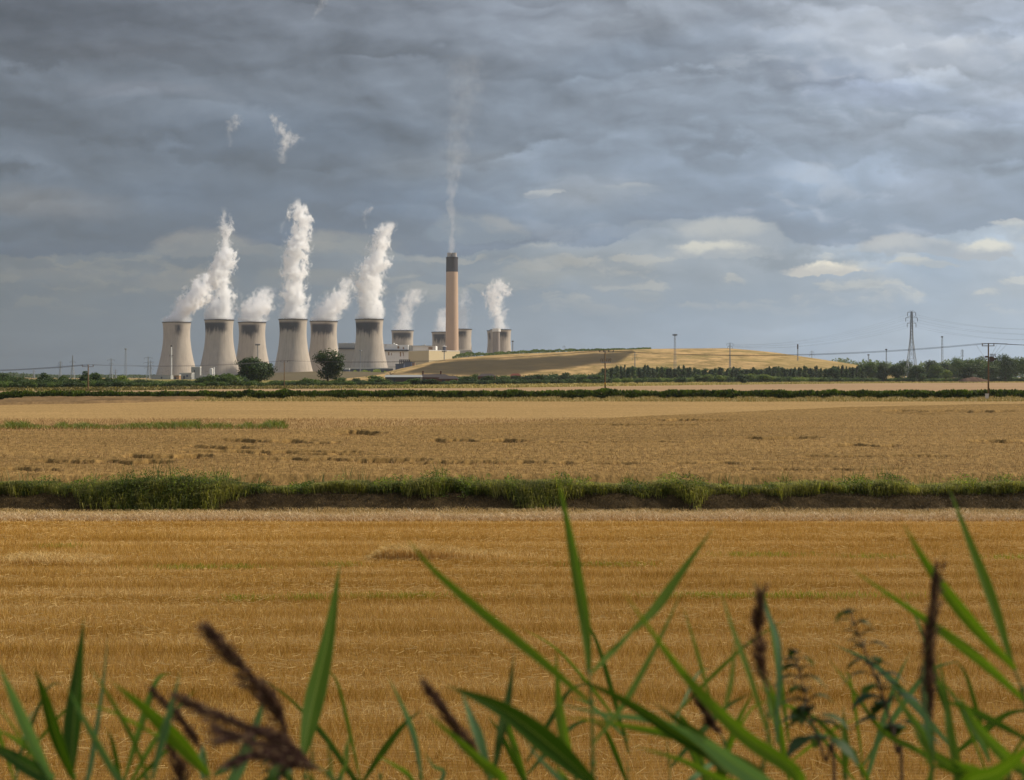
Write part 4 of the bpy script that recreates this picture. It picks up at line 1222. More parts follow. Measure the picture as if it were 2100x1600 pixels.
tree_to('bush', 425, 768, 745, 50, 0, 61, 'dark rounded bush left of the broad mid-green bush by the lone round tree', n=2500, leaf=.5, lobes=10, basef=.02, shape='low', cat='bush')
tree_to('bush', 490, 770, 735, 44, 0, 62, 'dark bush filling the gap between the broad bush and the round tree', n=2500, leaf=.5, lobes=10, basef=.02, shape='low', cat='bush')
tree_to('bush', 632, 774, 760, 40, 1, 63, 'mid-green bush just left of the ragged lone tree', n=2200, leaf=.5, lobes=9, basef=.02, shape='low', cat='bush')
t = empty('bare_tree', ((800 - 1050) * 1700 / F, 1700, 0), 'small leafless grey tree at the left foot of the mound', 'tree')
trunk_mb(15, .5, 4, 22, 5, 12).build('trunk', M_bark, t)
# prototypes for the rows: crown and trunk meshes shared by copies
def proto(seed, mi, shape, w, h, n, lobes, basef, leaf, trunk):
    root = bpy.data.objects.new('tree', None)
    V, Fc, v = crown_geo(n, w, h, h * basef, seed, lobes, leaf, shape)
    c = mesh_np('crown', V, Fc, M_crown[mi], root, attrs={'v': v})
    if trunk: trunk_mb(h, .3, h * max(basef, .1), w, seed).build('trunk', M_bark, root)
    for ch in root.children: COL.objects.unlink(ch)      # only its copies stand in the scene
    return root, w, h
PR = {'round': [proto(100 + i, mi, 'round', 12, 12, 1500, 11, .05, .62, True) for i, mi in enumerate((0, 1, 0, 1, 2))],
      'low': [proto(200 + i, mi, 'low', 10, 5, 1100, 10, .02, .42, False) for i, mi in enumerate((0, 1, 0, 1, 2, 0))],
      'tall': [proto(300 + i, mi, 'tall', 6, 14, 900, 9, .03, .5, True) for i, mi in enumerate((0, 0, 1))]}
rt = random.Random(5)
used = set()
def place(kind, idx, name, px, D, w_px, h, label, cat, group, z=0.0):
    root, w, hh = PR[kind][idx]
    r = bpy.data.objects.new(name, None); COL.objects.link(r)
    r.location = ((px - 1050) * D / F, D, z)
    sx = w_px * D / F / w
    r.scale = (sx, sx, h / hh); r.rotation_euler = (0, 0, rt.random() * 6.28)
    tag(r, label, cat, group)
    for ch in root.children:
        c = ch.copy(); COL.objects.link(c); c.parent = r
    return r
def row(kind, idxs, name, pxa, pxb, step, D0, D1, pyt, wpx, label, cat, group, jit=.5, ztop=None):
    px = pxa
    while px < pxb:
        D = rt.uniform(D0, D1) * (float(dbase(px)) if D1 < 5 else 1.0)       # small numbers: multiples of the field-edge distance
        top = pyt(px) if callable(pyt) else pyt
        h = max(2.0, htop(top, D) * rt.uniform(.84, 1.1))
        idx = rt.choice(idxs)
        place(kind, idx, name, px, D, wpx * rt.uniform(.75, 1.25), h, label, cat, group)
        px += step * rt.uniform(.6, 1.4)
def interp(pts): return lambda x: float(np.interp(x, [a for a, b in pts], [b for a, b in pts]))
# left band
row('low', (0, 1, 2, 3), 'bush', -40, 480, 11, 1.01, 1.10, interp([(-40, 777), (60, 778), (200, 779), (300, 781), (420, 781), (470, 780)]), 30, 'dark green bush in the front of the hedgerow band left of the lone trees', 'bush', 'front bushes of the left hedgerow')
row('low', (0, 1, 2), 'bush', -40, 480, 13, 1.14, 1.3, interp([(-40, 768), (60, 770), (130, 773), (200, 771), (250, 773), (330, 778), (480, 778)]), 38, 'dark green bush in the back of the hedgerow band before the power station', 'bush', 'back bushes of the left hedgerow')
tree_to('tree', 93, 766, 690, 30, 0, 51, 'small dark tree standing proud of the left hedgerow, left of the wooden pole', n=1800, leaf=.4)
tree_to('tree', 176, 761, 690, 24, 0, 52, 'dark tree directly behind the leftmost wooden pole', n=1800, leaf=.4)
tree_to('tree', 195, 763, 700, 24, 1, 53, 'lighter tree just right of the leftmost wooden pole', n=1800, leaf=.4)
tree_to('tree', 12, 766, 820, 56, 0, 54, 'broad dark tree group at the extreme left of the hedgerow', n=1800, leaf=.5)
tree_to('tree', 130, 771, 760, 26, 1, 55, 'low rounded tree in the left hedgerow between the small dark tree and the pole', n=1500, leaf=.45)
tree_to('tree', 250, 771, 760, 30, 2, 56, 'pale green rounded tree in the left hedgerow below the dish-headed mast', n=1500, leaf=.45)
# centre band
row('low', (0, 1, 2, 3, 0), 'bush', 480, 1250, 11.5, 1.01, 1.08, interp([(480, 783), (600, 782), (700, 780), (780, 781), (860, 782), (940, 778), (1100, 776), (1250, 775)]), 30, 'dark green bush in the row along the field edge below the mound and farm', 'bush', 'bushes along the field edge below the mound')
row('low', (0, 2, 1), 'bush', 925, 1260, 15, 1.3, 1.6, interp([(930, 768), (1000, 768), (1100, 765), (1260, 763)]), 38, 'dark green thicket bush behind the field-edge row under the mound', 'bush', 'thicket bushes at the foot of the mound')
row('low', (0, 1), 'bush', 560, 800, 15, 1.1, 1.2, interp([(560, 778), (700, 777), (800, 776)]), 30, 'green bush in the second row left of the farm', 'bush', 'second row of bushes left of the farm')
for px, wv, tv, d in ((1000, 34, 770, 1.1), (1058, 34, 770, 1.05), (1160, 30, 763, 1.15), (1230, 38, 769, 1.06), (700, 30, 774, 1.05), (732, 30, 775, 1.08), (770, 46, 770, 1.09), (850, 40, 776, 1.05), (880, 44, 777, 1.02), (960, 44, 771, 1.05), (1105, 34, 767, 1.1), (1195, 28, 769, 1.04), (975, 30, 767, 1.2)):
    d = d * float(dbase(px))
    place('round', rt.choice((0, 1)), 'bush', px, d, wv, htop(tv, d), 'rounded dark green bush standing above the field-edge row below the mound', 'bush', 'rounded bushes above the field-edge row')
# plantation of conical trees in front of the mound
row('tall', (0, 1, 2), 'conical_tree', 1236, 1770, 9, 1300, 1560, interp([(1236, 755), (1260, 751), (1290, 749), (1380, 751), (1450, 755), (1560, 754), (1680, 752), (1770, 753)]), 17, 'dark narrow tree in the dense plantation along the foot of the mound', 'tree', 'plantation trees along the foot of the mound')
row('round', (0, 2, 1), 'tree', 1240, 1770, 13, 1560, 1640, interp([(1236, 754), (1290, 751), (1380, 753), (1770, 754)]), 30, 'dark round tree at the back of the plantation along the foot of the mound', 'tree', 'back trees of the plantation')
row('low', (1, 3, 0, 4), 'bush', 1240, 1720, 11, 1.01, 1.12, interp([(1240, 773), (1380, 772), (1420, 769), (1480, 769), (1600, 770), (1720, 773)]), 30, 'mid-green bush in front of the plantation at the far edge of the field', 'bush', 'bushes before the plantation')
for px, wv, tv, mi in ((1450, 32, 766, 4), (1480, 26, 768, 4), (1535, 34, 764.5, 4), (1570, 40, 766, 4), (1430, 26, 768, 1)):
    place('round', mi, 'bush', px, 1190, wv, htop(tv, 1190), 'light green rounded bush among the darker bushes before the plantation', 'bush', 'light green bushes before the plantation')
# right group: large individual trees
for i, (px, wv, tv, d, mi, lab) in enumerate((
        (1711, 28, 754, 1150, 0, 'dark bushy tree at the right tail of the mound'), (1736, 10, 752, 1200, 0, 'narrow dark columnar tree right of the mound tail'), (1750, 14, 752, 1200, 0, 'second narrow columnar tree right of the mound tail'),
        (1772, 26, 744, 1500, 0, 'dark tree behind the two columnar trees'), (1790, 30, 746, 1450, 1, 'mid-green tree left of the large pylon foot'), (1812, 34, 750, 1180, 0, 'large rounded tree with a yellowish top left of the large pylon'),
        (1843, 40, 752, 1180, 0, 'dark wide tree just left of the large pylon foot'), (1880, 50, 755, 1150, 0, 'low broad dark tree under the large pylon'), (1917, 46, 752, 1200, 1, 'mid-green tree right of the large pylon'),
        (1940, 30, 763, 1100, 4, 'yellow-green bush right of the large pylon'), (1988, 64, 746, 1130, 0, 'broad dark rounded tree left of the right-hand pole'), (1966, 50, 735, 1350, 1, 'tall pale green tree behind the broad dark one'),
        (2015, 40, 734, 1400, 1, 'tall tree behind and left of the right-hand pole'), (2030, 40, 752, 1200, 1, 'tree directly behind the right-hand pole'), (2062, 56, 730, 1150, 0, 'tallest dark tree right of the right-hand pole'), (2105, 60, 733, 1160, 1, 'tree cut by the right edge of the picture'))):
    d *= 1.13; tv -= 4 if px > 1780 else 0
    if mi == 4 or wv < 16:
        tree_to('tree', px, tv, d, wv, 0 if wv < 16 else 2, 600 + i, lab, n=1800, leaf=.5, shape='tall' if wv < 16 else 'round', cat='tree')
    else:
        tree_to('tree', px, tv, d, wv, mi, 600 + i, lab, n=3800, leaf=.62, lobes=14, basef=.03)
row('low', (0, 1, 3), 'bush', 1700, 2120, 14, 1.0, 1.08, interp([(1700, 773), (2110, 773)]), 32, 'green bush in the low row under the trees at the right of the mound', 'bush', 'bushes under the right-hand trees')
row('round', (0, 1, 2), 'tree', 1770, 2130, 22, 1500, 1800, interp([(1770, 744), (1830, 741), (1900, 743), (1960, 737), (2000, 737), (2130, 735)]), 38, 'dull green tree in the belt behind the right-hand trees', 'tree', 'trees of the belt behind the right-hand trees')
# small trees along the mound top and far woods
def wood(name, pts, D0, D1, n, mi, leaf, zb, thick=1.0):
    xs_ = []; r = np.random.default_rng(int(D0))
    px = r.uniform(pts[0][0], pts[-1][0], n); D = r.uniform(D0, D1, n)
    top = np.interp(px, [a for a, b in pts], [b for a, b in pts])
    hz = CAMZ + (HY - top) * D / F
    z0 = zb(px, D)
    lump = .55 + .75 * fbm(px / 7.0, D / 400., 3)
    z = z0 + (hz * 1.0 - z0) * np.clip(lump, .3, 1.1) * r.random(n) ** .45
    x = (px - 1050) * D / F
    c = np.stack([x, D, z], -1)
    nr = r.normal(size=(n, 3)); nr /= np.linalg.norm(nr, axis=1)[:, None]
    t1 = np.cross(nr, r.normal(size=(n, 3))); t1 /= np.linalg.norm(t1, axis=1)[:, None]; t2 = np.cross(nr, t1)
    s = leaf * (.6 + .8 * r.random(n))[:, None]
    V = np.stack([c - t1 * s, c - t2 * s * .6, c + t1 * s, c + t2 * s * .6], 1).reshape(-1, 3)
    v = np.repeat(np.clip(lump - .3 + r.normal(0, .15, n), 0, 1), 4)
    o = mesh_np(name, V, np.arange(4 * n).reshape(n, 4), M_crown[mi], attrs={'v': v}); tag(o, kind='stuff')
mz = lambda px, D: CAMZ + (HY - (mound_top(px) + 1.0)) * 2080.0 / F
wood('mound_top_wood', [(928, 730), (945, 724), (965, 722), (1000, 724), (1040, 721), (1075, 719), (1120, 716.5), (1180, 715.5), (1250, 715), (1335, 713.5)], 2090, 2160, 9000, 1, 1.0, mz)
wood('far_wood_right', [(1660, 741), (1700, 737), (1760, 737.5), (1800, 741), (1860, 744), (1960, 740), (2120, 738)], 3300, 3900, 9000, 1, 2.6, lambda px, D: 0 * px)
wood('far_wood_left', [(-40, 764), (20, 763.5), (60, 767), (120, 770), (200, 769), (330, 770), (420, 772)], 3600, 4300, 8000, 0, 2.6, lambda px, D: 0 * px)
wood('scrub_below_towers', [(705, 762), (740, 760), (790, 759), (800, 763)], 2350, 2450, 2200, 2, 1.2, lambda px, D: 0 * px)
wood('far_wood_horizon', [(-60, 769.5), (2160, 768.5)], 5200, 6300, 14000, 0, 4.0, lambda px, D: 0 * px)

# ---------------------------------------------------------------- wooden poles and their wires
M_wood = simple('pole_wood', lin((112, 94, 72)), .9, .1, .25, 2.0)
M_steel = simple('galvanised_steel', lin((138, 142, 146)), .5, .4, .1, .5)
M_ins = simple('insulator', lin((70, 56, 52)), .4, .5, .1, 2)
M_wire = simple('wire', lin((58, 60, 64)), .5, .3, .05, 1)
M_conc2 = simple('marker_post', lin((205, 200, 190)), .8, .2, .1, 2)
M_yel = simple('warning_yellow', lin((200, 150, 40)), .6, .3, .1, 2)
POLES = {}
def pole(px, D, py_top, kind, label):
    h = htop(py_top, D); t = empty('utility_pole', ((px - 1050) * D / F, D, 0), label, 'pole', 'wooden poles of the overhead line')
    r = .15 if kind == 'plain' else .19
    MB().tube([(0, 0, -.3), (0, 0, h * .5), (0, 0, h)], [r, r * .85, r * .7], 10).build('mast', M_wood, t, smooth=True)
    tips = []
    if kind == 'wide':
        MB().box(-1.45, 1.35, -.22, -.1, h - .55, h - .4).build('crossarm', M_steel, t)
        for x in (-1.35, -.02, 1.25):
            MB().lathe([(.05, h - .4), (.12, h - .28), (.07, h - .2), (.13, h - .1), (.05, h)], 8, x, -.16).build('insulator', M_ins, t); tips.append((x, h))
    elif kind == 'plain':
        MB().box(-1.1, 1.1, -.22, -.1, h - .30, h - .18).build('crossarm', M_steel, t)
        for x in (-1.0, 0, 1.0):
            MB().lathe([(.05, h - .18), (.11, h - .08), (.06, h), (.10, h + .1), (.04, h + .2)], 8, x, -.16).build('insulator', M_ins, t); tips.append((x, h + .2))
    elif kind == 'stacked':
        MB().box(-1.3, 1.9, -.24, -.1, h - .30, h - .16).build('crossarm', M_steel, t)
        for x in (-1.25, -.3, .8, 1.8):
            MB().lathe([(.06, h - .2), (.16, h - .08), (.07, h), (.14, h + .12), (.05, h + .18)], 8, x, -.16).build('insulator', M_ins, t); tips.append((x, h + .1))
        MB().box(-.9, 1.2, -.3, -.12, h - 2.55, h - 2.38).build('crossarm', M_steel, t)
        for x in (-.9, -.5, .35, .8, 1.15):
            MB().tube([(x, -.2, h - 2.4), (x - .12, -.3, h - 1.9), (x + .02, -.5, h - 1.55), (x + .18, -.4, h - 1.9)], .06, 5).build('cable_end', M_ins, t)
        MB().box(-.16, .16, -.26, -.2, 3.2, 3.7).build('warning_plate', M_yel, t)
    elif kind == 'transformer':
        MB().box(-1.35, 1.15, -.24, -.1, h - .62, h - .46).build('crossarm', M_steel, t)
        MB().box(-1.35, 3.8, -.06, .04, h - .16, h - .06).build('switch_arm', M_steel, t)
        for x in (-1.25, 0, 1.05):
            MB().lathe([(.06, h - .46), (.14, h - .36), (.07, h - .26), (.12, h - .1), (.05, h)], 8, x, -.16).build('insulator', M_ins, t); tips.append((x, h))
        tr = MB(); tr.box(.2, .95, -.45, .1, h - 3.7, h - 2.7); tr.box(.95, 1.45, -.35, 0, h - 3.4, h - 2.95); tr.box(-.75, -.2, -.35, 0, h - 2.9, h - 2.55)
        tro = tr.build('transformer', M_ins, t)
        for x in (.3, .55, .8, 1.05, 1.3):
            MB().lathe([(.04, h - 2.7), (.1, h - 2.55), (.04, h - 2.4), (.09, h - 2.25), (.03, h - 2.1)], 8, x, -.2).build('bushing', M_ins, tro)
        for (a, b, sgn) in ((-2.6, -.9, -1), (3.7, 1.0, 1), (2.6, .9, 1), (1.7, .6, 1)):
            pts = [(a * (1 - s) + b * s + sgn * .3 * math.sin(math.pi * s) * -1, -.1, (h - .2) * (1 - s) + (h - 2.6) * s - .8 * math.sin(math.pi * s) * .6) for s in np.linspace(0, 1, 8)]
            MB().tube(pts, .016, 4).build('jumper', M_wire, t)
    POLES[len(POLES)] = (t.location.copy(), tips)
    return t
pole(2027, 285, 704, 'transformer', 'tall wooden pole at the right with a transformer and switch arm near its top')
pole(1241, 312, 720, 'stacked', 'wooden pole in the middle of the hedge with two stacked crossarms')
pole(583, 420, 741, 'plain', 'thin wooden pole in front of the cooling tower between the lone trees')
pole(181, 345, 748, 'wide', 'short wooden pole with one wide crossarm at the far left')
mk = empty('marker_post', ((2024 - 1050) * 276 / F, 276, 0), 'short whitish concrete post at the foot of the right-hand wooden pole', 'post')
MB().box(-.3, .3, -.15, .15, 0, 1.55).build('post', M_conc2, mk); MB().box(-.34, .34, -.19, .19, 1.553, 1.65).build('cap', M_conc2, mk)
def wire(a, b, sag, r, label, group):
    a = Vector(a); b = Vector(b)
    n = 26; pts = []
    for i in range(n + 1):
        s = i / n; p = a.lerp(b, s); p.z -= sag * 4 * s * (1 - s); pts.append(p)
    o = MB().tube(pts, r, 4).build('overhead_wire', M_wire)
    return tag(o, label, 'wire', group)
seq = [(0, 1, 1.6), (1, 2, 1.2), (2, 3, .8)]
names = ['between the transformer pole and the stacked-crossarm pole', 'between the stacked-crossarm pole and the thin pole', 'between the thin pole and the far left pole']
for (i, j, s), nm in zip(seq, names):
    la, ta = POLES[i]; lb, tb = POLES[j]
    for k in range(3):
        a = la + Vector((ta[min(k, len(ta) - 1)][0], -.16, ta[min(k, len(ta) - 1)][1])); b = lb + Vector((tb[min(k, len(tb) - 1)][0], -.16, tb[min(k, len(tb) - 1)][1]))
        wire(a, b, s + .08 * k, .022, 'thin dark overhead wire strung ' + nm, 'wires ' + nm)
for k in range(3):
    la, ta = POLES[0]
    wire(la + Vector((ta[k][0], -.16, ta[k][1])), la + Vector((90, -14 - k * .6, ta[k][1] - .6)), 1.2 + .1 * k, .026, 'thin dark overhead wire leaving the transformer pole to the right', 'wires right of the transformer pole')
    la, ta = POLES[3]
    wire(la + Vector((ta[k][0], -.16, ta[k][1])), la + Vector((-85, 60 + k * .6, ta[k][1] + .1)), 1.4 + .1 * k, .03, 'thin dark overhead wire leaving the far left pole to the left', 'wires left of the far left pole')

# ---------------------------------------------------------------- lattice pylons
def pylon_parts(h, wb, arms, t, th=.28, ant=0):
    body = MB()
    waist = h * .60; wt = wb * .20
    def half(z): return (wb / 2) + (wt / 2 - wb / 2) * min(1, z / waist) ** .8 if z < waist else wt / 2 * (1 - .55 * (z - waist) / (h - waist))
    levels = [0]
    z = 0
    while z < h * .97:
        z += max(2.2, half(z) * 1.9 + 1.0); levels.append(min(z, h))
    for a, b in zip(levels[:-1], levels[1:]):
        p, q = half(a), half(b)
        ca = [(-p, -p, a), (p, -p, a), (p, p, a), (-p, p, a)]; cb = [(-q, -q, b), (q, -q, b), (q, q, b), (-q, q, b)]
        for i in range(4):
            j = (i + 1) % 4
            body.bar(ca[i], cb[i], th * .8, n=4, cap=False); body.bar(ca[i], cb[j], th * .45, n=3, cap=False); body.bar(ca[j], cb[i], th * .45, n=3, cap=False); body.bar(cb[i], cb[j], th * .45, n=3, cap=False)
    body.build('lattice_body', M_steel, t)
    for (z, L) in arms:
        hw = half(z); am = MB()
        for s in (-1, 1):
            am.bar((s * hw, -hw, z), (s * L, 0, z), th * .6, n=4); am.bar((s * hw, hw, z), (s * L, 0, z), th * .6, n=4); am.bar((s * hw, 0, z + h * .03), (s * L, 0, z), th * .5, n=4)
        arm = am.build('crossarm', M_steel, t)
        for s in (-1, 1):
            MB().bar((s * L, 0, z - .1), (s * L, 0, z - h * .052), th * .75, n=5).build('insulator_string', M_ins, arm)
def pylon(px, D, py_top, wpx, arms_py, label, th=.25, group='lattice pylons', rz=0.0):
    h = htop(py_top, D); k = D / F
    t = empty('pylon', ((px - 1050) * k, D, 0), label, 'pylon', group, rz)
    arms = [(htop(a, D), L * k) for a, L in arms_py]
    pylon_parts(h, wpx * k, arms, t, th)
    return t
pylon(1869.5, 1420, 637, 27, [(641, 8.5), (652, 12), (663.5, 9)], 'large steel lattice pylon with three pairs of crossarms at the right', .34)
pylon(1497, 1700, 702, 8, [(705, 6.5), (711, 5)], 'faint lattice pylon in front of the pale right half of the mound', .22)
pylon(1302, 1750, 723, 7, [(728, 4), (735, 5)], 'small faint pylon in front of the mound, left of the floodlight mast', .2)
pylon(123.5, 2300, 739, 7, [(744, 4), (749, 4.6), (754, 4)], 'narrow distant pylon left of the A-shaped one at the far left', .3)
pylon(149, 2100, 729, 10, [(742, 5.5)], 'A-shaped distant pylon at the far left with one pair of crossarms', .3)
pylon(228, 2500, 735, 7, [(738.5, 7.5), (746, 4)], 'distant pylon with one wide crossarm left of the dish-headed mast', .3)
pylon(304, 2450, 730, 8, [(734, 8), (744, 9), (754, 7)], 'distant pylon immediately left of the leftmost cooling tower', .3)
pylon(309, 2600, 738, 6, [(742, 6), (750, 6.5), (757, 5)], 'fainter pylon overlapping the one left of the leftmost cooling tower', .3)
pylon(69.5, 3300, 758, 5, [(761, 4), (765, 4)], 'tiny distant pylon farthest left above the bushes', .35)
pylon(237, 3300, 757, 4, [(760, 4), (764, 4)], 'tiny distant pylon between the wide-armed pylon and the dish-headed mast', .35)
pylon(1665, 3000, 719, 4, [(722, 4), (728, 5)], 'tiny pylon just above the right slope of the mound', .35)
pylon(1973.5, 2400, 716, 4, [(719, 2.5), (724, 3), (729, 2.5)], 'tiny pylon above the tree line between the thin mast and the right-hand pole', .35)
pylon(1096 + 61, 3300, 708, 3, [(711, 3)], 'tiny pylon tip showing above the wood on the mound', .3)
def mast(px, D, py_top, w, head, label):
    h = htop(py_top, D); k = D / F
    t = empty('mast', ((px - 1050) * k, D, 0), label, 'mast', 'floodlight and radio masts')
    b = MB(); p = w * k / 2
    n = 14
    for i in range(n):
        a, c = h * i / n, h * (i + 1) / n; pa, pc = p * (1 - .55 * i / n), p * (1 - .55 * (i + 1) / n)
        for s in ((-1, -1), (1, -1), (0, 1)):
            b.bar((s[0] * pa, s[1] * pa, a), (s[0] * pc, s[1] * pc, c), .15 * D / 1500, n=4, cap=False)
        b.bar((-pa, -pa, a), (pc, -pc, c), .09 * D / 1500, n=3, cap=False); b.bar((pa, -pa, a), (-pc, -pc, c), .09 * D / 1500, n=3, cap=False); b.bar((pa, -pa, a), (0, pc, c), .09 * D / 1500, n=3, cap=False)
    b.build('lattice_body', M_steel, t)
    if head == 'flood':
        m = MB(); W = 5 * k
        for z in (h - .3, h - 3.0 * k): m.box(-W, W, -.3, .3, z - .35, z + .1)
        m.build('lamp_frame', M_steel, t)
        for i in range(4):
            x = -W + (i + .5) * W / 2
            MB().box(x - W * .17, x + W * .17, -.9, -.35, h - 2.7 * k, h - .6).build('floodlight', M_ins, t)
    elif head == 'ring':
        MB().lathe([(3.0 * k, h - 1.5 * k), (3.1 * k, h), (2.4 * k, h), (1.0 * k, h - 2.6 * k)], 16).build('lamp_ring', M_steel, t)
    elif head == 'sector':
        MB().lathe([(1.3 * k, h - 10 * k), (1.5 * k, h - 9 * k), (1.4 * k, h)], 8, close=True).build('antenna_panels', M_ins, t)
    elif head == 'small':
        MB().lathe([(2.2 * k, h - 2 * k), (2.4 * k, h), (.5, h + .2)], 8).build('antenna_head', M_ins, t)
    return t
mast(1384, 1500, 685, 6, 'flood', 'tall floodlight mast with a square lamp frame in front of the mound')
mast(258, 1900, 715, 5, 'ring', 'tall mast with a round lamp ring left of the leftmost cooling tower')
mast(528.5, 1500, 705, 3, 'flood', 'floodlight mast rising behind the dense round tree')
mast(739, 2000, 718, 2.5, 'ring', 'floodlight mast in front of the rightmost front cooling tower')
mast(911, 2300, 719, 2.5, 'flood', 'small floodlight mast in front of the beige block')
mast(1051.5, 2900, 699, 3, 'small', 'small mast right of the distant cooling towers')
mast(1636, 1900, 706, 3, 'sector', 'slim radio mast rising from the right slope of the mound')
mast(1781, 2400, 727, 4, 'small', 'short stubby mast over the trees right of the mound')
mast(1817.5, 1700, 716, 3, 'small', 'pole-like mast over the trees left of the large pylon')
mast(1932, 1900, 690, 5, 'small', 'thin lattice radio mast right of the large pylon')
# long conductors of the pylon line
D = 1420.
for k, (py, L) in enumerate(((645.5, 8.5), (656, 12), (667.5, 9))):
    for s in (-1, 1):
        a = P(1869.5 + s * L, py, D)
        b = P(1869.5 + 500 + s * L, py + 3, D - 160)
        wire(a, b, 13, .035, 'thin pylon conductor sagging away to the right from the large pylon', 'conductors right of the large pylon')
        b2 = P(1497 + s * 5.5, 707 + k * 2.0, 1700)
        wire(a, b2, 9, .035, 'thin pylon conductor running from the large pylon to the faint pylon on the mound', 'conductors left of the large pylon')

# ---------------------------------------------------------------- steam plumes (real volumes inside their own hulls)
def steam_mat(name, cx, cy, rad, H, dens, rag, seed, scale, edge=.55, xr=120.0, taper=None, dtop=.5, aniso=.2, color=(1, 1, 1)):
    """cx, rad: lists of (t, metres); density falls off from a curved axis, torn by noise"""
    def fn(gg, out, m):
        p = objco(gg); x, y, z = gg.sep(p)
        t = (z / H).clamp()
        n0 = gg.sep(gg.noise(gg.xyz(x * scale * .35, y * scale * .35, z * scale * .30 + seed), 1.0, 2, .5, col=True))
        ax = gg.curve(t, cx, -xr, xr)
        r = gg.curve(t, rad, 0, 80)
        dx = x - ax + (n0[0] - .5) * r * 1.0; dy = y + (n0[1] - .5) * r * 1.0
        d = g_len(gg, dx, dy) / r
        wv = gg.sep(gg.noise(gg.xyz(x * scale * .7, y * scale * .7, z * scale * .6 + seed * 5), 1.0, 4, .6, col=True))
        n = gg.noise(gg.xyz(x * scale * 1.9 + wv[0] * 2.6, y * scale * 1.9 + wv[1] * 2.6, z * scale * 1.5 + seed * 3 + wv[2] * 1.5), 1.0, 7, .66)
        tear = 0.30 + gg.sstep(z, 0.0, 55.0) * 1.05
        f = 1.0 - d * (.70 + gg.sstep(t, 0.0, .16) * .30) + (n - .5) * rag * 2.5 * tear + (wv[1] - .5) * rag * .8 * tear
        inner = gg.sstep(f, 0.0, edge * 1.5) ** 1.9
        de = inner * gg.curve(t, dens, 0, 1) * gg.sstep(1.0 - t, 0.0, .12)
        v = gg.node('ShaderNodeVolumePrincipled')
        v.inputs['Color'].default_value = (*color, 1); v.inputs['Anisotropy'].default_value = aniso
        gg.put(v.inputs['Density'], de * DK)
        gg.link(v.outputs[0], out.inputs['Volume'])
        m.cycles.volume_step_rate = 0.22
    def g_len(gg, a, b): return gg.m('SQRT', a * a + b * b)
    return material(name, fn)
DK = 0.26
def plume(name, D, pts, dens, rag, label, seed, scale=.03, edge=.55, cat='steam', group='steam plumes over the cooling towers', z0=None, hull=1.42, color=(1, 1, 1)):
    """pts: (px, py, half width px) from the mouth upward"""
    k = D / F
    p0 = P(pts[0][0], pts[0][1], D)
    H = (pts[0][1] - pts[-1][1]) * k
    T = [(pts[0][1] - b) * k / H for a, b, c in pts]
    cx = [(t, (a - pts[0][0]) * k) for t, (a, b, c) in zip(T, pts)]
    rad = [(t, c * k * (1.0 + .08 * min(1, t * 5))) for t, (a, b, c) in zip(T, pts)]
    xr = max(10., max(abs(v) for _, v in cx) * 1.3)
    mat = steam_mat(name + '_vapour', cx, None, rad, H, dens, rag, seed, scale, edge, xr, color=color)
    # lumpy hull swept along the axis
    ns, nr = 26, 20
    V = []; zt = np.linspace(0, 1, ns)
    ax = np.interp(zt, [a for a, _ in cx], [b for _, b in cx]); rr = np.interp(zt, [a for a, _ in rad], [b for _, b in rad])
    for i in range(ns):
        for j in range(nr):
            a = 2 * math.pi * j / nr
            hl = 1.02 + (hull - 1.02) * min(1, zt[i] * 6)
            r_ = rr[i] * hl * (.93 + .22 * float(vn(j * .9 + seed, i * .7 + seed)) if i else 1.0)
            V.append((ax[i] + math.cos(a) * r_, math.sin(a) * r_, zt[i] * H))
    Fc = []
    me = MB(); me.v = V
    for i in range(ns - 1):
        for j in range(nr):
            j2 = (j + 1) % nr; a = i * nr
            me.f.append((a + j, a + j2, a + nr + j2, a + nr + j))
    me.f.append(tuple(reversed(range(nr)))); e = (ns - 1) * nr; me.f.append(tuple(e + j for j in range(nr)))
    o = me.build(name, mat, loc=p0)
    return tag(o, label, cat, group)
full = [(0, 1), (.5, .95), (.8, .6), (1, .2)]
td = [d for d, r in TD]
plume('steam_plume', td[0], [(362, 659.5, 28.5), (366, 650, 29), (376, 640, 30), (388, 625, 30), (401, 605, 27), (413, 588, 24), (425, 570, 19), (432, 553, 10)], [(0, .95), (.35, .95), (.7, .7), (1, .3)], 1.5, 'white steam leaning right from the leftmost cooling tower', 1.0, .045)
plume('steam_plume', td[1], [(449.5, 654.5, 29.5), (450, 645, 28), (452, 625, 26), (457, 600, 21), (453, 575, 20), (456, 545, 23), (464, 520, 17), (462, 495, 14), (464, 470, 15), (459, 445, 12), (456, 420, 9)], [(0, 1), (.5, .9), (.62, .62), (.8, .30), (1, .1)], 1.7, 'tall white steam column over the second front cooling tower', 2.0, .045)
plume('steam_plume', td[2], [(517, 659.5, 28), (518, 650, 29), (524, 638, 31), (532, 622, 27), (539, 604, 20), (544, 584, 10)], [(0, .8), (.3, .65), (.6, .35), (1, .12)], 2.3, 'short ragged white steam over the tower behind the round tree', 3.0, .05)
plume('steam_plume', td[3], [(601, 653.5, 29.5), (600, 640, 28), (603, 610, 25), (604, 575, 21), (603, 545, 24), (609, 515, 23), (612, 485, 20), (620, 460, 20), (612, 435, 18), (610, 415, 12), (608, 402, 6)], [(0, 1), (.6, .95), (.85, .75), (1, .3)], 1.5, 'tallest and densest white steam column, over the tower between the lone trees', 4.0, .045)
plume('steam_plume', td[4], [(664, 657.5, 28), (668, 648, 32), (674, 636, 33), (686, 622, 28), (700, 600, 22), (710, 580, 17), (714, 565, 9)], [(0, .8), (.4, .55), (.7, .3), (1, .2)], 1.8, 'low ragged white steam drifting right over the tower behind the ragged tree', 5.0, .05)
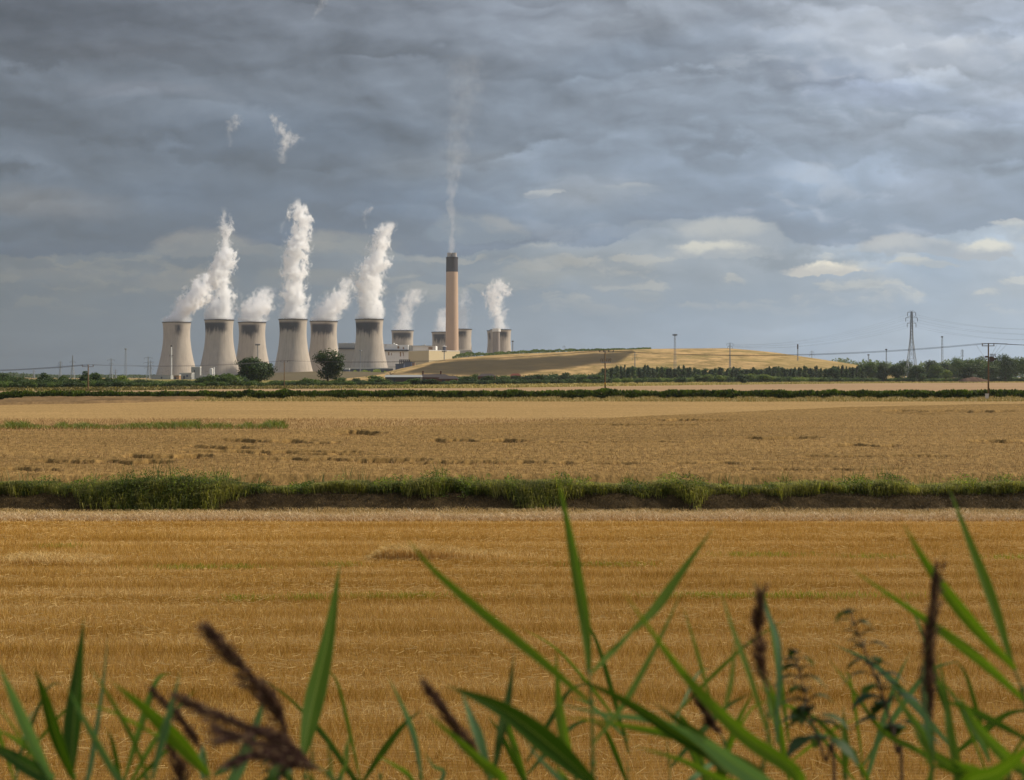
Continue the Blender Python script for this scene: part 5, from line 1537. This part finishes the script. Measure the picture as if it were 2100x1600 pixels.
plume('steam_plume', td[5], [(757, 653.5, 28.5), (758, 640, 27), (760, 615, 25), (757, 590, 25), (760, 560, 29), (772, 530, 24), (778, 505, 19), (784, 480, 17), (797, 462, 18), (806, 450, 10)], [(0, 1), (.5, .8), (.8, .75), (1, .35)], 1.6, 'white steam column curling right over the rightmost front cooling tower', 6.0, .045)
thin = [(0, .20), (.4, .18), (.8, .12), (1, .03)]
plume('steam_plume', td[6], [(825, 676.5, 22), (826, 665, 22), (830, 640, 20), (836, 620, 22), (848, 600, 26), (860, 588, 16)], thin, 1.4, 'faint greyish steam over the distant tower left of the chimney', 7.0, .035)
plume('steam_plume', td[7], [(908, 679.5, 21), (909, 665, 20), (911, 645, 16), (914, 628, 10)], thin, 1.3, 'faint steam over the distant tower behind the chimney, left side', 8.0, .035)
plume('steam_plume', td[8], [(944, 673.5, 22), (947, 655, 20), (951, 630, 18), (957, 605, 14), (950, 585, 8)], [(0, .10), (.5, .08), (1, .03)], 1.6, 'very faint steam over the distant tower right of the chimney', 9.0, .035)
plume('steam_plume', td[10], [(1025, 674.5, 21), (1024, 660, 20), (1020, 640, 19), (1017, 620, 19), (1021, 600, 24), (1022, 580, 16), (1018, 565, 7)], [(0, .22), (.5, .3), (.8, .25), (1, .05)], 1.6, 'bright ragged steam over the rightmost distant cooling tower', 10.0, .04)
plume('smoke_plume', 2928., [(925, 518, 7), (926, 500, 9), (927, 470, 9), (927, 430, 10), (926, 395, 14), (930, 355, 24), (936, 300, 30), (945, 240, 36), (952, 180, 44), (960, 90, 55)], [(0, .10), (.2, .055), (.38, .022), (.55, .010), (.85, .006), (1, .003)], 1.0, 'thin pale smoke rising straight from the tall chimney and fading upward', 11.0, .035, cat='smoke', group=None, color=(.95, .93, .9))
# torn wisps that have come away
for i, (D, pts, dn, lab) in enumerate((
        (2717, [(580, 336, 8), (578, 320, 15), (585, 300, 22), (592, 285, 24), (584, 272, 18), (568, 250, 14), (556, 228, 8)], .30, 'largest torn wisp of steam, high above the tallest column'),
        (2741, [(471, 302, 5), (473, 290, 10), (470, 278, 10), (472, 262, 15), (482, 240, 13), (486, 226, 6)], .18, 'torn wisp of steam high above the second cooling tower'),
        (2717, [(751, 470, 4), (750, 458, 7), (748, 442, 9), (756, 430, 10), (764, 422, 6)], .34, 'small wisp left of the top of the rightmost steam column'),
        (2717, [(641, 40, 5), (650, 24, 11), (660, 8, 13), (666, -8, 7)], .25, 'small torn wisp of steam at the very top of the sky'),
        (2700, [(555, 625, 7), (556, 612, 12), (562, 598, 14), (570, 584, 8)], .25, 'small curl of steam left of the tallest column foot'),
        (2717, [(576, 478, 5), (580, 462, 9), (588, 446, 8), (596, 432, 5)], .2, 'small ragged wisp on the left of the tallest column top'),
        (2700, [(545, 654, 6), (548, 644, 12), (554, 634, 12), (560, 624, 7)], .35, 'small drift of steam between the tower behind the round tree and its right neighbour'),
        (2700, [(696, 640, 6), (705, 622, 13), (712, 600, 14), (716, 580, 9), (722, 566, 5)], .22, 'thin curl of steam left of the rightmost front column'),
        (2741, [(496, 620, 8), (493, 605, 10), (486, 594, 6)], .22, 'small curl of steam right of the second column foot'))):
    plume('steam_wisp', D, pts, [(0, dn * .4), (.5, dn * .55), (1, dn * .4)], 2.0, lab, 20.0 + i, .05, 1.0, group='torn wisps of steam', hull=1.5)

# ---------------------------------------------------------------- unseen cloud added on the sun path to shade the near stubble and reeds
def scud():
    cen = Vector((0, -52, 0)) + sd * (1010 / sd.z)
    def fn(gg, out, m):
        v = gg.node('ShaderNodeVolumePrincipled'); v.inputs['Color'].default_value = (1, 1, 1, 1); v.inputs['Density'].default_value = .0052
        gg.link(v.outputs[0], out.inputs['Volume'])
    mt = material('scud_vapour', fn)
    nx, ny = 40, 20; V = []; Fc = []
    for j in range(ny + 1):
        b = math.pi * j / ny
        for i in range(nx):
            a = 2 * math.pi * i / nx
            r = .9 + .2 * float(vn(3 + math.cos(a) * 2.2 + j * .3, 5 + math.sin(a) * 2.2))
            V.append((150 * r * math.sin(b) * math.cos(a), 92 * r * math.sin(b) * math.sin(a), 55 * r * math.cos(b)))
    for j in range(ny):
        for i in range(nx):
            i2 = (i + 1) % nx; Fc.append((j * nx + i, (j + 1) * nx + i, (j + 1) * nx + i2, j * nx + i2))
    o = mesh_np('shade_cloud', V, Fc, mt, None, True); o.location = cen
    tag(o, kind='structure')
scud()

# ---------------------------------------------------------------- haze
M_haze = bpy.data.materials.new('haze_air'); M_haze.use_nodes = True
nt = M_haze.node_tree; nt.nodes.clear()
hv = nt.nodes.new('ShaderNodeVolumePrincipled'); ho = nt.nodes.new('ShaderNodeOutputMaterial')
hv.inputs['Color'].default_value = (.82, .91, 1.0, 1); hv.inputs['Density'].default_value = 0.00003; hv.inputs['Anisotropy'].default_value = .3
nt.links.new(hv.outputs[0], ho.inputs['Volume'])
hz = MB().box(-4600, 4600, -2600, 6900, -3.0, 840).build('haze', M_haze)
tag(hz, kind='stuff')

# ---------------------------------------------------------------- tall reeds and nettles on the near bank
def f_leaf(gg, out, m, base, alt, tcol, trans):
    u = attr(gg, 'u'); t = attr(gg, 't')
    oi = gg.node('ShaderNodeObjectInfo'); rnd = E(gg, oi.outputs['Random'])
    vein = gg.m('SINE', u * 46.0) * .5 + .5
    n = gg.noise(gg.xyz(u * 2.0, t * 5.0, rnd * 30), 1.0, 4, .6)
    n2 = gg.noise(gg.xyz(u * 14.0, t * 1.5, rnd * 30), 1.0, 3, .6)
    mid = gg.sstep(u.abs(), .09, .02)
    c = gg.mix(n * .5 + rnd * .5, base, alt)
    c = gg.mul(c, gg.gray(.80 + vein * .12 + n2 * .25))
    c = gg.mix(mid * .5, c, lin((166, 178, 92)))
    tip = gg.sstep(t, .88, 1.0)
    c = gg.mix(tip * .6 * gg.sstep(n, .4, .6), c, lin((160, 134, 74)))
    spots = gg.noise(gg.xyz(u * 5.0, t * 60.0, rnd * 50), 1.0, 3, .7)
    c = gg.mix(gg.sstep(spots, .68, .76) * .7, c, lin((120, 92, 48)))
    edge = gg.sstep(u.abs() + (n - .5) * .5, .86, 1.0) * gg.sstep(n2, .45, .6)
    c = gg.mix(edge * .6, c, lin((170, 150, 84)))
    b = pbsdf(gg, c, .62, .2, vein * .6 + n2 * .4, .0006, .5)
    tr = gg.node('ShaderNodeBsdfTranslucent'); gg.put(tr.inputs[0], gg.mul(c, tcol))
    mx = gg.node('ShaderNodeMixShader'); mx.inputs[0].default_value = trans
    gg.link(b.outputs[0], mx.inputs[1]); gg.link(tr.outputs[0], mx.inputs[2]); gg.link(mx.outputs[0], out.inputs[0])
M_leaf = {
    'g': material('reed_leaf_green', lambda gg, o, m: f_leaf(gg, o, m, lin((68, 98, 20)), lin((110, 136, 44)), (1.6, 1.7, .35), .46)),
    'd': material('reed_leaf_dark', lambda gg, o, m: f_leaf(gg, o, m, lin((42, 70, 16)), lin((66, 94, 26)), (1.4, 1.55, .3), .38)),
    'p': material('reed_leaf_glaucous', lambda gg, o, m: f_leaf(gg, o, m, lin((88, 120, 76)), lin((120, 148, 98)), (1.2, 1.5, .6), .28)),
}
M_stemg = simple('reed_stem', lin((88, 112, 44)), .5, .3, .15, 20)
def f_plume_(gg, out, m):
    v = attr(gg, 'v')
    c = gg.ramp(v, [(0, lin((70, 48, 48))), (.5, lin((118, 88, 76))), (1, lin((180, 152, 108)))])
    b = pbsdf(gg, c, .8, .1); tr = gg.node('ShaderNodeBsdfTranslucent'); gg.put(tr.inputs[0], c)
    mx = gg.node('ShaderNodeMixShader'); mx.inputs[0].default_value = .3
    gg.link(b.outputs[0], mx.inputs[1]); gg.link(tr.outputs[0], mx.inputs[2]); gg.link(mx.outputs[0], out.inputs[0])
M_seed = material('reed_seed_head', f_plume_)
def smooth_path(pts, n):
    """Catmull-Rom through control points"""
    p = [Vector(q) for q in pts]
    if len(p) == 2: p = [p[0], p[0].lerp(p[1], .5) , p[1]]
    p = [p[0] * 2 - p[1]] + p + [p[-1] * 2 - p[-2]]
    m = len(p) - 3; out = []
    for i in range(n + 1):
        s = i / n * m; k = min(int(s), m - 1); t = s - k
        a, b, c, d = p[k:k + 4]
        out.append(.5 * ((2 * b) + (c - a) * t + (2 * a - 5 * b + 4 * c - d) * t * t + (3 * b - a - 3 * c + d) * t ** 3))
    return out
rl = random.Random(12)
def leaf(root, pts3, w, kind, twist=.5, peak=.38):
    """long tapering blade with a folded midrib; w = full width in metres"""
    N = 26; path = smooth_path(pts3, N)
    V = []; U = []; T = []; Fc = []
    M_ = 6; ph = rl.uniform(-.5, .5)
    for i, p in enumerate(path):
        t = i / N
        tan = (path[min(i + 1, N)] - path[max(i - 1, 0)]).normalized()
        side = tan.cross(Vector((0, -1, 0)))            # lies across the blade, seen broadside
        if side.length < .05: side = Vector((1, 0, 0))
        side.normalize(); nor = side.cross(tan).normalized()
        a = ph * .7 + twist * (t - .3) * 1.3
        sd_ = side * math.cos(a) + nor * math.sin(a); nr_ = nor * math.cos(a) - side * math.sin(a)
        if t < peak: wd = .35 + .65 * math.sin(math.pi / 2 * (t / peak))
        else: wd = max(0.0, 1 - ((t - peak) / (1 - peak)) ** 1.25)
        hw = w / 2 * max(wd, .02) / max(.55, abs(math.cos(a)))
        for j in range(M_ + 1):
            u = (j / M_ - .5) * 2
            V.append(p + sd_ * (u * hw) + nr_ * (abs(u) * hw * .32)); U.append(u); T.append(t)
    for i in range(N):
        for j in range(M_):
            a = i * (M_ + 1) + j; Fc.append((a, a + 1, a + M_ + 2, a + M_ + 1))
    loc = root.location
    return mesh_np('leaf', [tuple(v - loc) for v in V], Fc, M_leaf[kind], root, True, {'u': U, 't': T})
def seed_head(root, pts3, w, seed, droop=.5, dens=1.0, side=-1.0):
    """reed panicle: many fine hairy strands swept along a curved axis"""
    r = np.random.default_rng(seed); N = 40
    path = smooth_path(pts3, N); V = []; v = []; Fc = []
    def strand(p, q, rr, val):
        d = (q - p); 
        if d.length < 1e-5: return
        s = d.cross(Vector((r.normal(), r.normal(), r.normal()))).normalized() * rr
        m_ = p.lerp(q, .5) + Vector((0, 0, -d.length * .05 * droop)); k = len(V)
        V.extend([p - s * .5, p + s * .5, m_ + s, m_ - s, q + s * .25, q - s * .25]); v.extend([val] * 6)
        Fc.extend([(k, k + 1, k + 2, k + 3), (k + 3, k + 2, k + 4, k + 5)])
    L = (path[-1] - path[0]).length
    for k in range(N):
        strand(path[k], path[k + 1], .0016 * (1 - .6 * k / N), .5)
    for i in range(int(78 * dens) + 20):
        t = r.random() ** 1.15 * .97; k = min(N - 1, int(t * N)); p = path[k].lerp(path[k + 1], t * N - k)
        tan = (path[k + 1] - path[k]).normalized()
        o_ = Vector((r.normal(), r.normal() * .7, r.normal())); o_ = (o_ - tan * o_.dot(tan)).normalized()
        o_ = (o_ + Vector((side * .9, 0, -.5 * droop * abs(side)))) * (w / L * (.4 + 1.5 * r.random()))
        Lb = L * (.16 + .20 * r.random()) * (1 - .55 * t)
        prev = p; ns = 7
        for q in range(1, ns + 1):
            f = q / ns
            cur = p + tan * (Lb * f) + o_ * (Lb * 1.3 * f) + Vector((0, 0, -Lb * .10 * f * f))
            strand(prev, cur, .00035, min(1, max(0, r.normal(.6, .2))))
            for _ in range(2):
                c = prev.lerp(cur, r.random()); dv = (cur - prev).normalized()
                strand(c, c + dv * (.007 + .006 * r.random()) + Vector((r.normal(), r.normal(), r.normal())) * .0028, .0006 + .0006 * r.random(), min(1, max(0, r.normal(.38, .28))))
            prev = cur
    loc = root.location
    o = mesh_np('seed_head', [tuple(a - loc) for a in V], Fc, M_seed, root, False, {'v': v})
    return o
def reed(sx, D, label, leaves=(), stem_top=None, seeds=(), stem_x0=None, rad=.0032):
    """sx: photo column where the stem leaves the frame; leaves: (kind, width px, depth offset at tip, [(px,py)...]) base first"""
    x0 = P(sx, 1600, D).x; gz = float(bank(np.array(D)))
    root = empty('reed', (x0 + rl.uniform(-.03, .03), D, gz - .02), label, 'reed', 'tall reeds on the near bank')
    loc = root.location
    st = [Vector((loc.x, D, gz - .02)), P(sx, 2050, D), P(sx, 1640, D)] if gz < P(sx, 2050, D).z else [Vector((loc.x, D, gz - .02)), P(sx, 1680, D)]
    top = [P(a, b, D) for a, b in (stem_top or [(sx, 1590)])]
    path = smooth_path(st + top, 24)
    mb = MB().tube([p - loc for p in path], [rad * (1 - .55 * i / 24) for i in range(25)], 8)
    k = len(path)
    for f in (.35, .6, .85):       # nodes
        q = path[int(f * 24)] - loc; mb.lathe([(rad * .7, q.z - .006), (rad * 1.35, q.z), (rad * .7, q.z + .006)], 8, q.x, q.y)
    mb.build('stem', M_stemg, root, smooth=True)
    for (kind, w, dz, pts) in leaves:
        n = len(pts); P3 = []
        if pts[0][1] > 1560 and abs(pts[0][0] - sx) > 12:      # rooted on the stem below the frame
            P3.append(P(sx, max(1640, pts[0][1] + abs(pts[0][0] - sx) * 1.2), D))
        for i, (a, b) in enumerate(pts):
            f = (i + .3) / n
            P3.append(P(a, b, D + dz * f))
        leaf(root, P3, w * D / F * .92, kind, rl.uniform(-.6, .6), .42 if len(P3) > 2 else .35)
    for (w, pts, sd_, dn, side) in seeds:
        P3 = [P(a, b, D - .02 - .03 * i) for i, (a, b) in enumerate(pts)]
        seed_head(root, P3, w * D / F, sd_, 1.0, dn, side)
    return root
reed(108, 2.25, 'far left reed with a broad glaucous leaf and a broad dark leaf', [
    ('p', 30, -.25, [(107, 1600), (65, 1510), (25, 1420), (-6, 1355)]), ('d', 34, .1, [(95, 1598), (50, 1568), (0, 1540), (-60, 1525)]),
    ('g', 12, .2, [(70, 1550), (30, 1515), (-20, 1490)]), ('g', 10, .2, [(80, 1570), (20, 1480), (-30, 1420)])])
reed(152, 2.4, 'reed with the darkest upright broad blade at the left', [
    ('d', 44, .15, [(145, 1590), (150, 1500), (160, 1390), (173, 1262)]), ('d', 28, -.2, [(152, 1600), (120, 1520), (92, 1430), (70, 1368)]), ('p', 14, .2, [(180, 1600), (198, 1500), (212, 1400), (222, 1298)])])
reed(300, 2.2, 'reed with two thin crossing pale blades between the dark blade and the seed heads', [
    ('p', 16, -.2, [(245, 1600), (200, 1525), (162, 1455), (137, 1405)]), ('g', 12, .1, [(306, 1600), (270, 1510), (225, 1430), (178, 1358)]), ('g', 9, .15, [(345, 1520), (290, 1490), (230, 1460), (165, 1440)]), ('p', 18, .0, [(312, 1600), (332, 1520), (350, 1450), (372, 1370)])])
reed(428, 2.35, 'reed with an arching blade and a short purple seed head left of the big plumes', [
    ('g', 32, -.3, [(425, 1588), (370, 1525), (305, 1460), (225, 1395)]), ('d', 20, .2, [(438, 1590), (475, 1565), (512, 1530)]), ('p', 28, .0, [(478, 1600), (508, 1530), (530, 1470), (546, 1415)]), ('p', 22, .1, [(418, 1600), (416, 1560), (415, 1525)])],
    stem_top=[(422, 1560), (412, 1540)], seeds=[(17, [(413, 1538), (390, 1500), (360, 1462), (322, 1425)], 3, .9, 0)])
reed(590, 2.15, 'reed with the largest dark purple seed head leaning left', [('d', 26, .1, [(560, 1600), (575, 1560), (590, 1490)])],
    stem_top=[(592, 1560), (594, 1522)], seeds=[(44, [(594, 1522), (566, 1452), (515, 1385), (470, 1335), (438, 1300)], 4, 2.2, -.4)])
reed(700, 2.05, 'reed whose feathery brown plume droops far to the left', [('d', 14, .2, [(640, 1600), (641, 1565), (640, 1510)]), ('g', 13, .2, [(683, 1600), (678, 1560), (668, 1500)])],
    stem_top=[(685, 1598), (640, 1566)], seeds=[(30, [(640, 1566), (570, 1520), (480, 1480), (385, 1438)], 5, 1.4, 0), (26, [(640, 1568), (580, 1540), (520, 1520), (445, 1492)], 6, 1.0, -.2), (26, [(660, 1580), (600, 1560), (540, 1548), (480, 1560)], 7, 1.0, -.2), (22, [(640, 1565), (570, 1512), (510, 1508), (455, 1514)], 17, .7, 0)])
reed(375, 2.6, 'blurred brown seed head rising between the left seed heads', [], stem_top=[(372, 1600), (362, 1560)], seeds=[(46, [(372, 1625), (366, 1570), (350, 1530), (342, 1495)], 8, 1.0, 0)])
reed(624, 2.5, 'reed with one very tall broad upright blade left of centre', [('g', 46, .3, [(622, 1548), (640, 1450), (672, 1310), (698, 1150)])], stem_top=[(628, 1580), (622, 1550)])
reed(862, 2.6, 'slender reed with a thin pale curved blade left of the central reed', [('p', 15, .2, [(866, 1600), (850, 1510), (825, 1445), (795, 1385)]), ('g', 12, .1, [(840, 1592), (810, 1570), (770, 1548)]), ('g', 9, .1, [(705, 1560), (712, 1530), (720, 1500)])])
reed(1003, 2.3, 'reed with a dark narrow seed head leaning left in front of two pale blades', [
    ('p', 22, .1, [(1008, 1600), (985, 1520), (965, 1470), (945, 1415)]), ('g', 24, -.2, [(1032, 1600), (985, 1560), (930, 1510), (870, 1460)]), ('d', 22, .2, [(1010, 1600), (1028, 1500), (1045, 1420), (1055, 1335)])],
    stem_top=[(1000, 1590), (985, 1570)], seeds=[(26, [(990, 1575), (950, 1510), (915, 1460), (878, 1410)], 9, 1.3, 0)])
reed(1216, 2.3, 'tall central reed whose spear-like top leaf rises above all the others', [
    ('g', 27, .2, [(1209, 1375), (1196, 1255), (1168, 1095), (1142, 970)]), ('g', 21, -.3, [(1205, 1437), (1110, 1355), (975, 1245), (885, 1165), (835, 1105)]),
    ('g', 17, .3, [(1211, 1382), (1250, 1340), (1285, 1305), (1330, 1250)]), ('g', 17, .35, [(1216, 1525), (1280, 1440), (1345, 1325), (1405, 1200)]),
    ('d', 50, -.25, [(1222, 1612), (1130, 1530), (1030, 1455), (915, 1405)]), ('d', 9, .2, [(1204, 1380), (1196, 1250), (1188, 1100)])],
    stem_top=[(1214, 1480), (1208, 1375)], rad=.0042)
reed(1180, 2.5, 'small reed with an upright green blade left of the central reed', [('g', 24, .1, [(1183, 1600), (1155, 1500), (1145, 1430), (1140, 1325)]), ('p', 12, .1, [(1150, 1600), (1110, 1560), (1075, 1520)]), ('g', 14, .1, [(1160, 1600), (1150, 1585), (1138, 1570)])])
reed(1440, 2.4, 'reed with a wide dark blade crossing the central stem from the right', [
    ('d', 32, -.3, [(1480, 1570), (1380, 1500), (1270, 1430), (1165, 1385)]), ('g', 26, .0, [(1540, 1600), (1430, 1525), (1300, 1492), (1145, 1468)]), ('g', 24, .2, [(1300, 1292), (1345, 1245), (1400, 1170), (1465, 1080)]), ('p', 14, .1, [(1460, 1540), (1340, 1480), (1240, 1465), (1130, 1440)]), ('d', 44, -.2, [(1560, 1620), (1470, 1550), (1420, 1500), (1340, 1440)])],
    stem_top=[(1440, 1560)])
reed(1560, 2.2, 'reed with the broad bright blades sweeping down to the right of centre', [
    ('g', 34, -.2, [(1640, 1602), (1520, 1505), (1400, 1380), (1275, 1210)]), ('g', 14, .2, [(1592, 1560), (1535, 1380), (1502, 1290), (1476, 1205)]), ('p', 15, .3, [(1592, 1525), (1597, 1340), (1575, 1260), (1538, 1180)]),
    ('p', 46, -.1, [(1600, 1640), (1500, 1560), (1430, 1510), (1350, 1470)]), ('g', 12, .1, [(1482, 1470), (1500, 1390), (1507, 1300)]), ('g', 24, .1, [(1600, 1640), (1480, 1600), (1400, 1560), (1300, 1530)])],
    stem_top=[(1575, 1500), (1572, 1410)], seeds=[(34, [(1572, 1412), (1560, 1360), (1556, 1290), (1560, 1225)], 10, 1.1, 0)])
reed(1500, 2.55, 'reed with a short leaning purple seed head half hidden by green blades', [('g', 9, .1, [(1460, 1450), (1430, 1340), (1400, 1240)]), ('d', 18, 0, [(1560, 1600), (1500, 1560), (1430, 1540)])], stem_top=[(1490, 1540), (1478, 1505)], seeds=[(17, [(1480, 1508), (1460, 1480), (1445, 1455), (1425, 1425)], 11, .9, 0)])
reed(1735, 2.5, 'small reed with one upright blade between the two nettles', [('g', 19, .1, [(1732, 1600), (1734, 1540), (1732, 1500), (1729, 1445)]), ('g', 14, .3, [(1910, 1585), (1810, 1500), (1745, 1410), (1698, 1350)]), ('g', 12, .2, [(1780, 1600), (1680, 1480), (1600, 1440), (1540, 1395)])])
reed(1912, 2.2, 'reed carrying the upright dark seed head with a pale blade behind it at the right', [
    ('p', 22, .05, [(1915, 1545), (1902, 1480), (1896, 1400), (1900, 1315)]), ('g', 22, .2, [(1962, 1602), (1948, 1500), (1938, 1420), (1922, 1335)]), ('g', 32, .1, [(2010, 1602), (1950, 1572), (1900, 1535), (1868, 1490)]), ('g', 18, .2, [(1925, 1560), (1885, 1495), (1852, 1450), (1822, 1395)])],
    stem_top=[(1914, 1520), (1912, 1480)], seeds=[(38, [(1912, 1482), (1906, 1400), (1908, 1300), (1922, 1185)], 12, 1.5, 0)])
reed(2118, 2.3, 'tall reed at the right edge with two long blades crossing at the top right', [
    ('g', 27, -.3, [(2082, 1372), (1990, 1275), (1905, 1165), (1850, 1070)]), ('g', 27, .2, [(2077, 1368), (2035, 1235), (1985, 1105), (1942, 990)]), ('g', 24, .1, [(2105, 1440), (2000, 1345), (1890, 1265), (1735, 1160)]),
    ('d', 20, .2, [(2112, 1520), (2030, 1475), (1975, 1450), (1920, 1432)])], stem_top=[(2104, 1450), (2080, 1370)], rad=.004)
reed(2070, 2.1, 'reed at the lower right corner with broad blades pointing up left', [
    ('g', 30, .2, [(2105, 1592), (2050, 1540), (1998, 1480), (1965, 1420)]), ('g', 42, -.1, [(1985, 1612), (2040, 1585), (2090, 1548), (2140, 1500)]), ('d', 30, .1, [(2110, 1640), (2040, 1600), (1960, 1580), (1880, 1560)])])
reed(780, 2.7, 'low reed tips at the bottom left of centre', [('g', 12, .1, [(700, 1620), (712, 1560), (716, 1520)]), ('p', 10, .1, [(905, 1600), (888, 1570), (868, 1540)])])

# thinner reeds filling in behind, each with its own leaves
rf = random.Random(77)
def filler(sx, D, htop_px, lab, n=4):
    lv = []
    for q in range(n):
        yb = rf.uniform(htop_px + 60, 1640); ang = rf.choice((-1, 1)) * rf.uniform(.15, 1.0); L = rf.uniform(150, 330)
        dx, dy = math.sin(ang) * L, -math.cos(ang) * L
        lv.append((rf.choice('ggdp'), rf.uniform(7, 17), rf.uniform(-.2, .3), [(sx, yb), (sx + dx * .35, yb + dy * .42), (sx + dx * .7, yb + dy * .78), (sx + dx * 1.05, yb + dy * (.92 + rf.uniform(-.1, .12)))]))
    reed(sx, D, lab, lv, stem_top=[(sx + rf.uniform(-8, 8), htop_px + 120)], rad=.0022)
for sx, hp, lab in ((1290, 1440, 'thin reed between the central reed and the broad bright blades'), (1375, 1400, 'thin reed behind the blades crossing right of the central reed'), (1618, 1440, 'thin reed touching the left nettle on its left side'),
                    (1770, 1460, 'thin reed between the two nettles, nearer the taller one'), (1955, 1430, 'thin reed right of the upright dark seed head'), (2030, 1450, 'thin reed in the lower right corner behind the broad blades'),
                    (1080, 1490, 'low thin reed left of the central reed foot'), (740, 1530, 'lowest thin reed right of the tall broad blade'), (255, 1500, 'low thin reed among the crossing pale blades at the left'), (30, 1490, 'thin reed cut by the left edge of the picture'), (1460, 1530, 'low thin reed under the short leaning seed head')):
    filler(sx, rf.uniform(2.6, 3.3), hp, lab, 4)

# nettles
M_nleaf = leafmat('nettle_leaf', lin((34, 56, 26)), lin((84, 104, 62)), .3, .1)
M_nstem = simple('nettle_stem', lin((84, 66, 56)), .7, .2, .2, 20)
def nettle(pts, D, label, seed, lw=34):
    r = random.Random(seed); base = P(pts[0][0], pts[0][1], D); gz = float(bank(np.array(D)))
    root = empty('nettle', (base.x, D, gz - .02), label, 'nettle', 'nettles among the reeds'); loc = root.location
    path = smooth_path([Vector((base.x, D, gz - .02))] + [P(a, b, D) for a, b in pts], 40)
    MB().tube([p - loc for p in path], [.0036 * (1 - .65 * i / 40) for i in range(41)], 7).build('stem', M_nstem, root, smooth=True)
    total = 11
    for k in range(total):
        f = .45 + .54 * k / (total - 1); p = path[min(40, int(f * 40))] - loc
        size = lw * D / F * (1.25 - .75 * (k / (total - 1)))
        for s in (-1, 1):
            if r.random() < .12: continue
            a = r.uniform(-.7, .7) + (0 if k % 2 else 1.3)
            dirx = Vector((s * math.cos(a), math.sin(a) * .9, r.uniform(.0, .5))).normalized()
            L = size * r.uniform(1.6, 2.6); N = 8; V = []; Fc = []
            q = p + dirx * size * .7 + Vector((0, 0, size * .2))
            pet = MB().tube([p, q], .0009, 4); pet.build('leaf_stalk', M_nstem, root)
            side = dirx.cross(Vector((0, 0, 1))).normalized()
            for i in range(N + 1):
                t = i / N; c = q + dirx * (L * t * .8) + Vector((0, 0, -L * .75 * t * t)); w = size * .62 * math.sin(math.pi * min(1, t * .9 + .1)) ** .8 * (1 - t * .45) + .0004
                saw = 1 + (.10 if i % 2 else -.06)
                V += [c - side * w * saw + Vector((0, 0, -w * .25)), c, c + side * w * saw + Vector((0, 0, -w * .25))]
            for i in range(N):
                for j in range(2):
                    b = i * 3 + j; Fc.append((b, b + 1, b + 4, b + 3))
            mesh_np('leaf', [tuple(v) for v in V], Fc, M_nleaf, root, False, {'v': [r.random()] * len(V)})
        # hanging flower strings near the top
        if f > .6:
            fl = MB()
            for q_ in range(5):
                a = r.random() * 6.28; l = size * r.uniform(.8, 1.7)
                e = p + Vector((math.cos(a) * l, math.sin(a) * l, l * r.uniform(-.3, .5)))
                fl.tube([p, p.lerp(e, .5) + Vector((0, 0, l * .2)), e], [.0012, .0016, .0009], 4)
            fl.build('flower_string', M_nleaf, root)
nettle([(1712, 1640), (1692, 1560), (1665, 1480), (1645, 1400), (1630, 1330)], 2.45, 'nettle with drooping dark leaves, the left and lower of the two', 5)
nettle([(1850, 1640), (1838, 1540), (1815, 1440), (1775, 1340), (1740, 1245)], 2.6, 'taller nettle leaning left, right of the other one', 6)
nettle([(572, 1660), (572, 1610), (570, 1565), (568, 1545)], 2.6, 'low nettle top below the largest seed head', 8, 20)
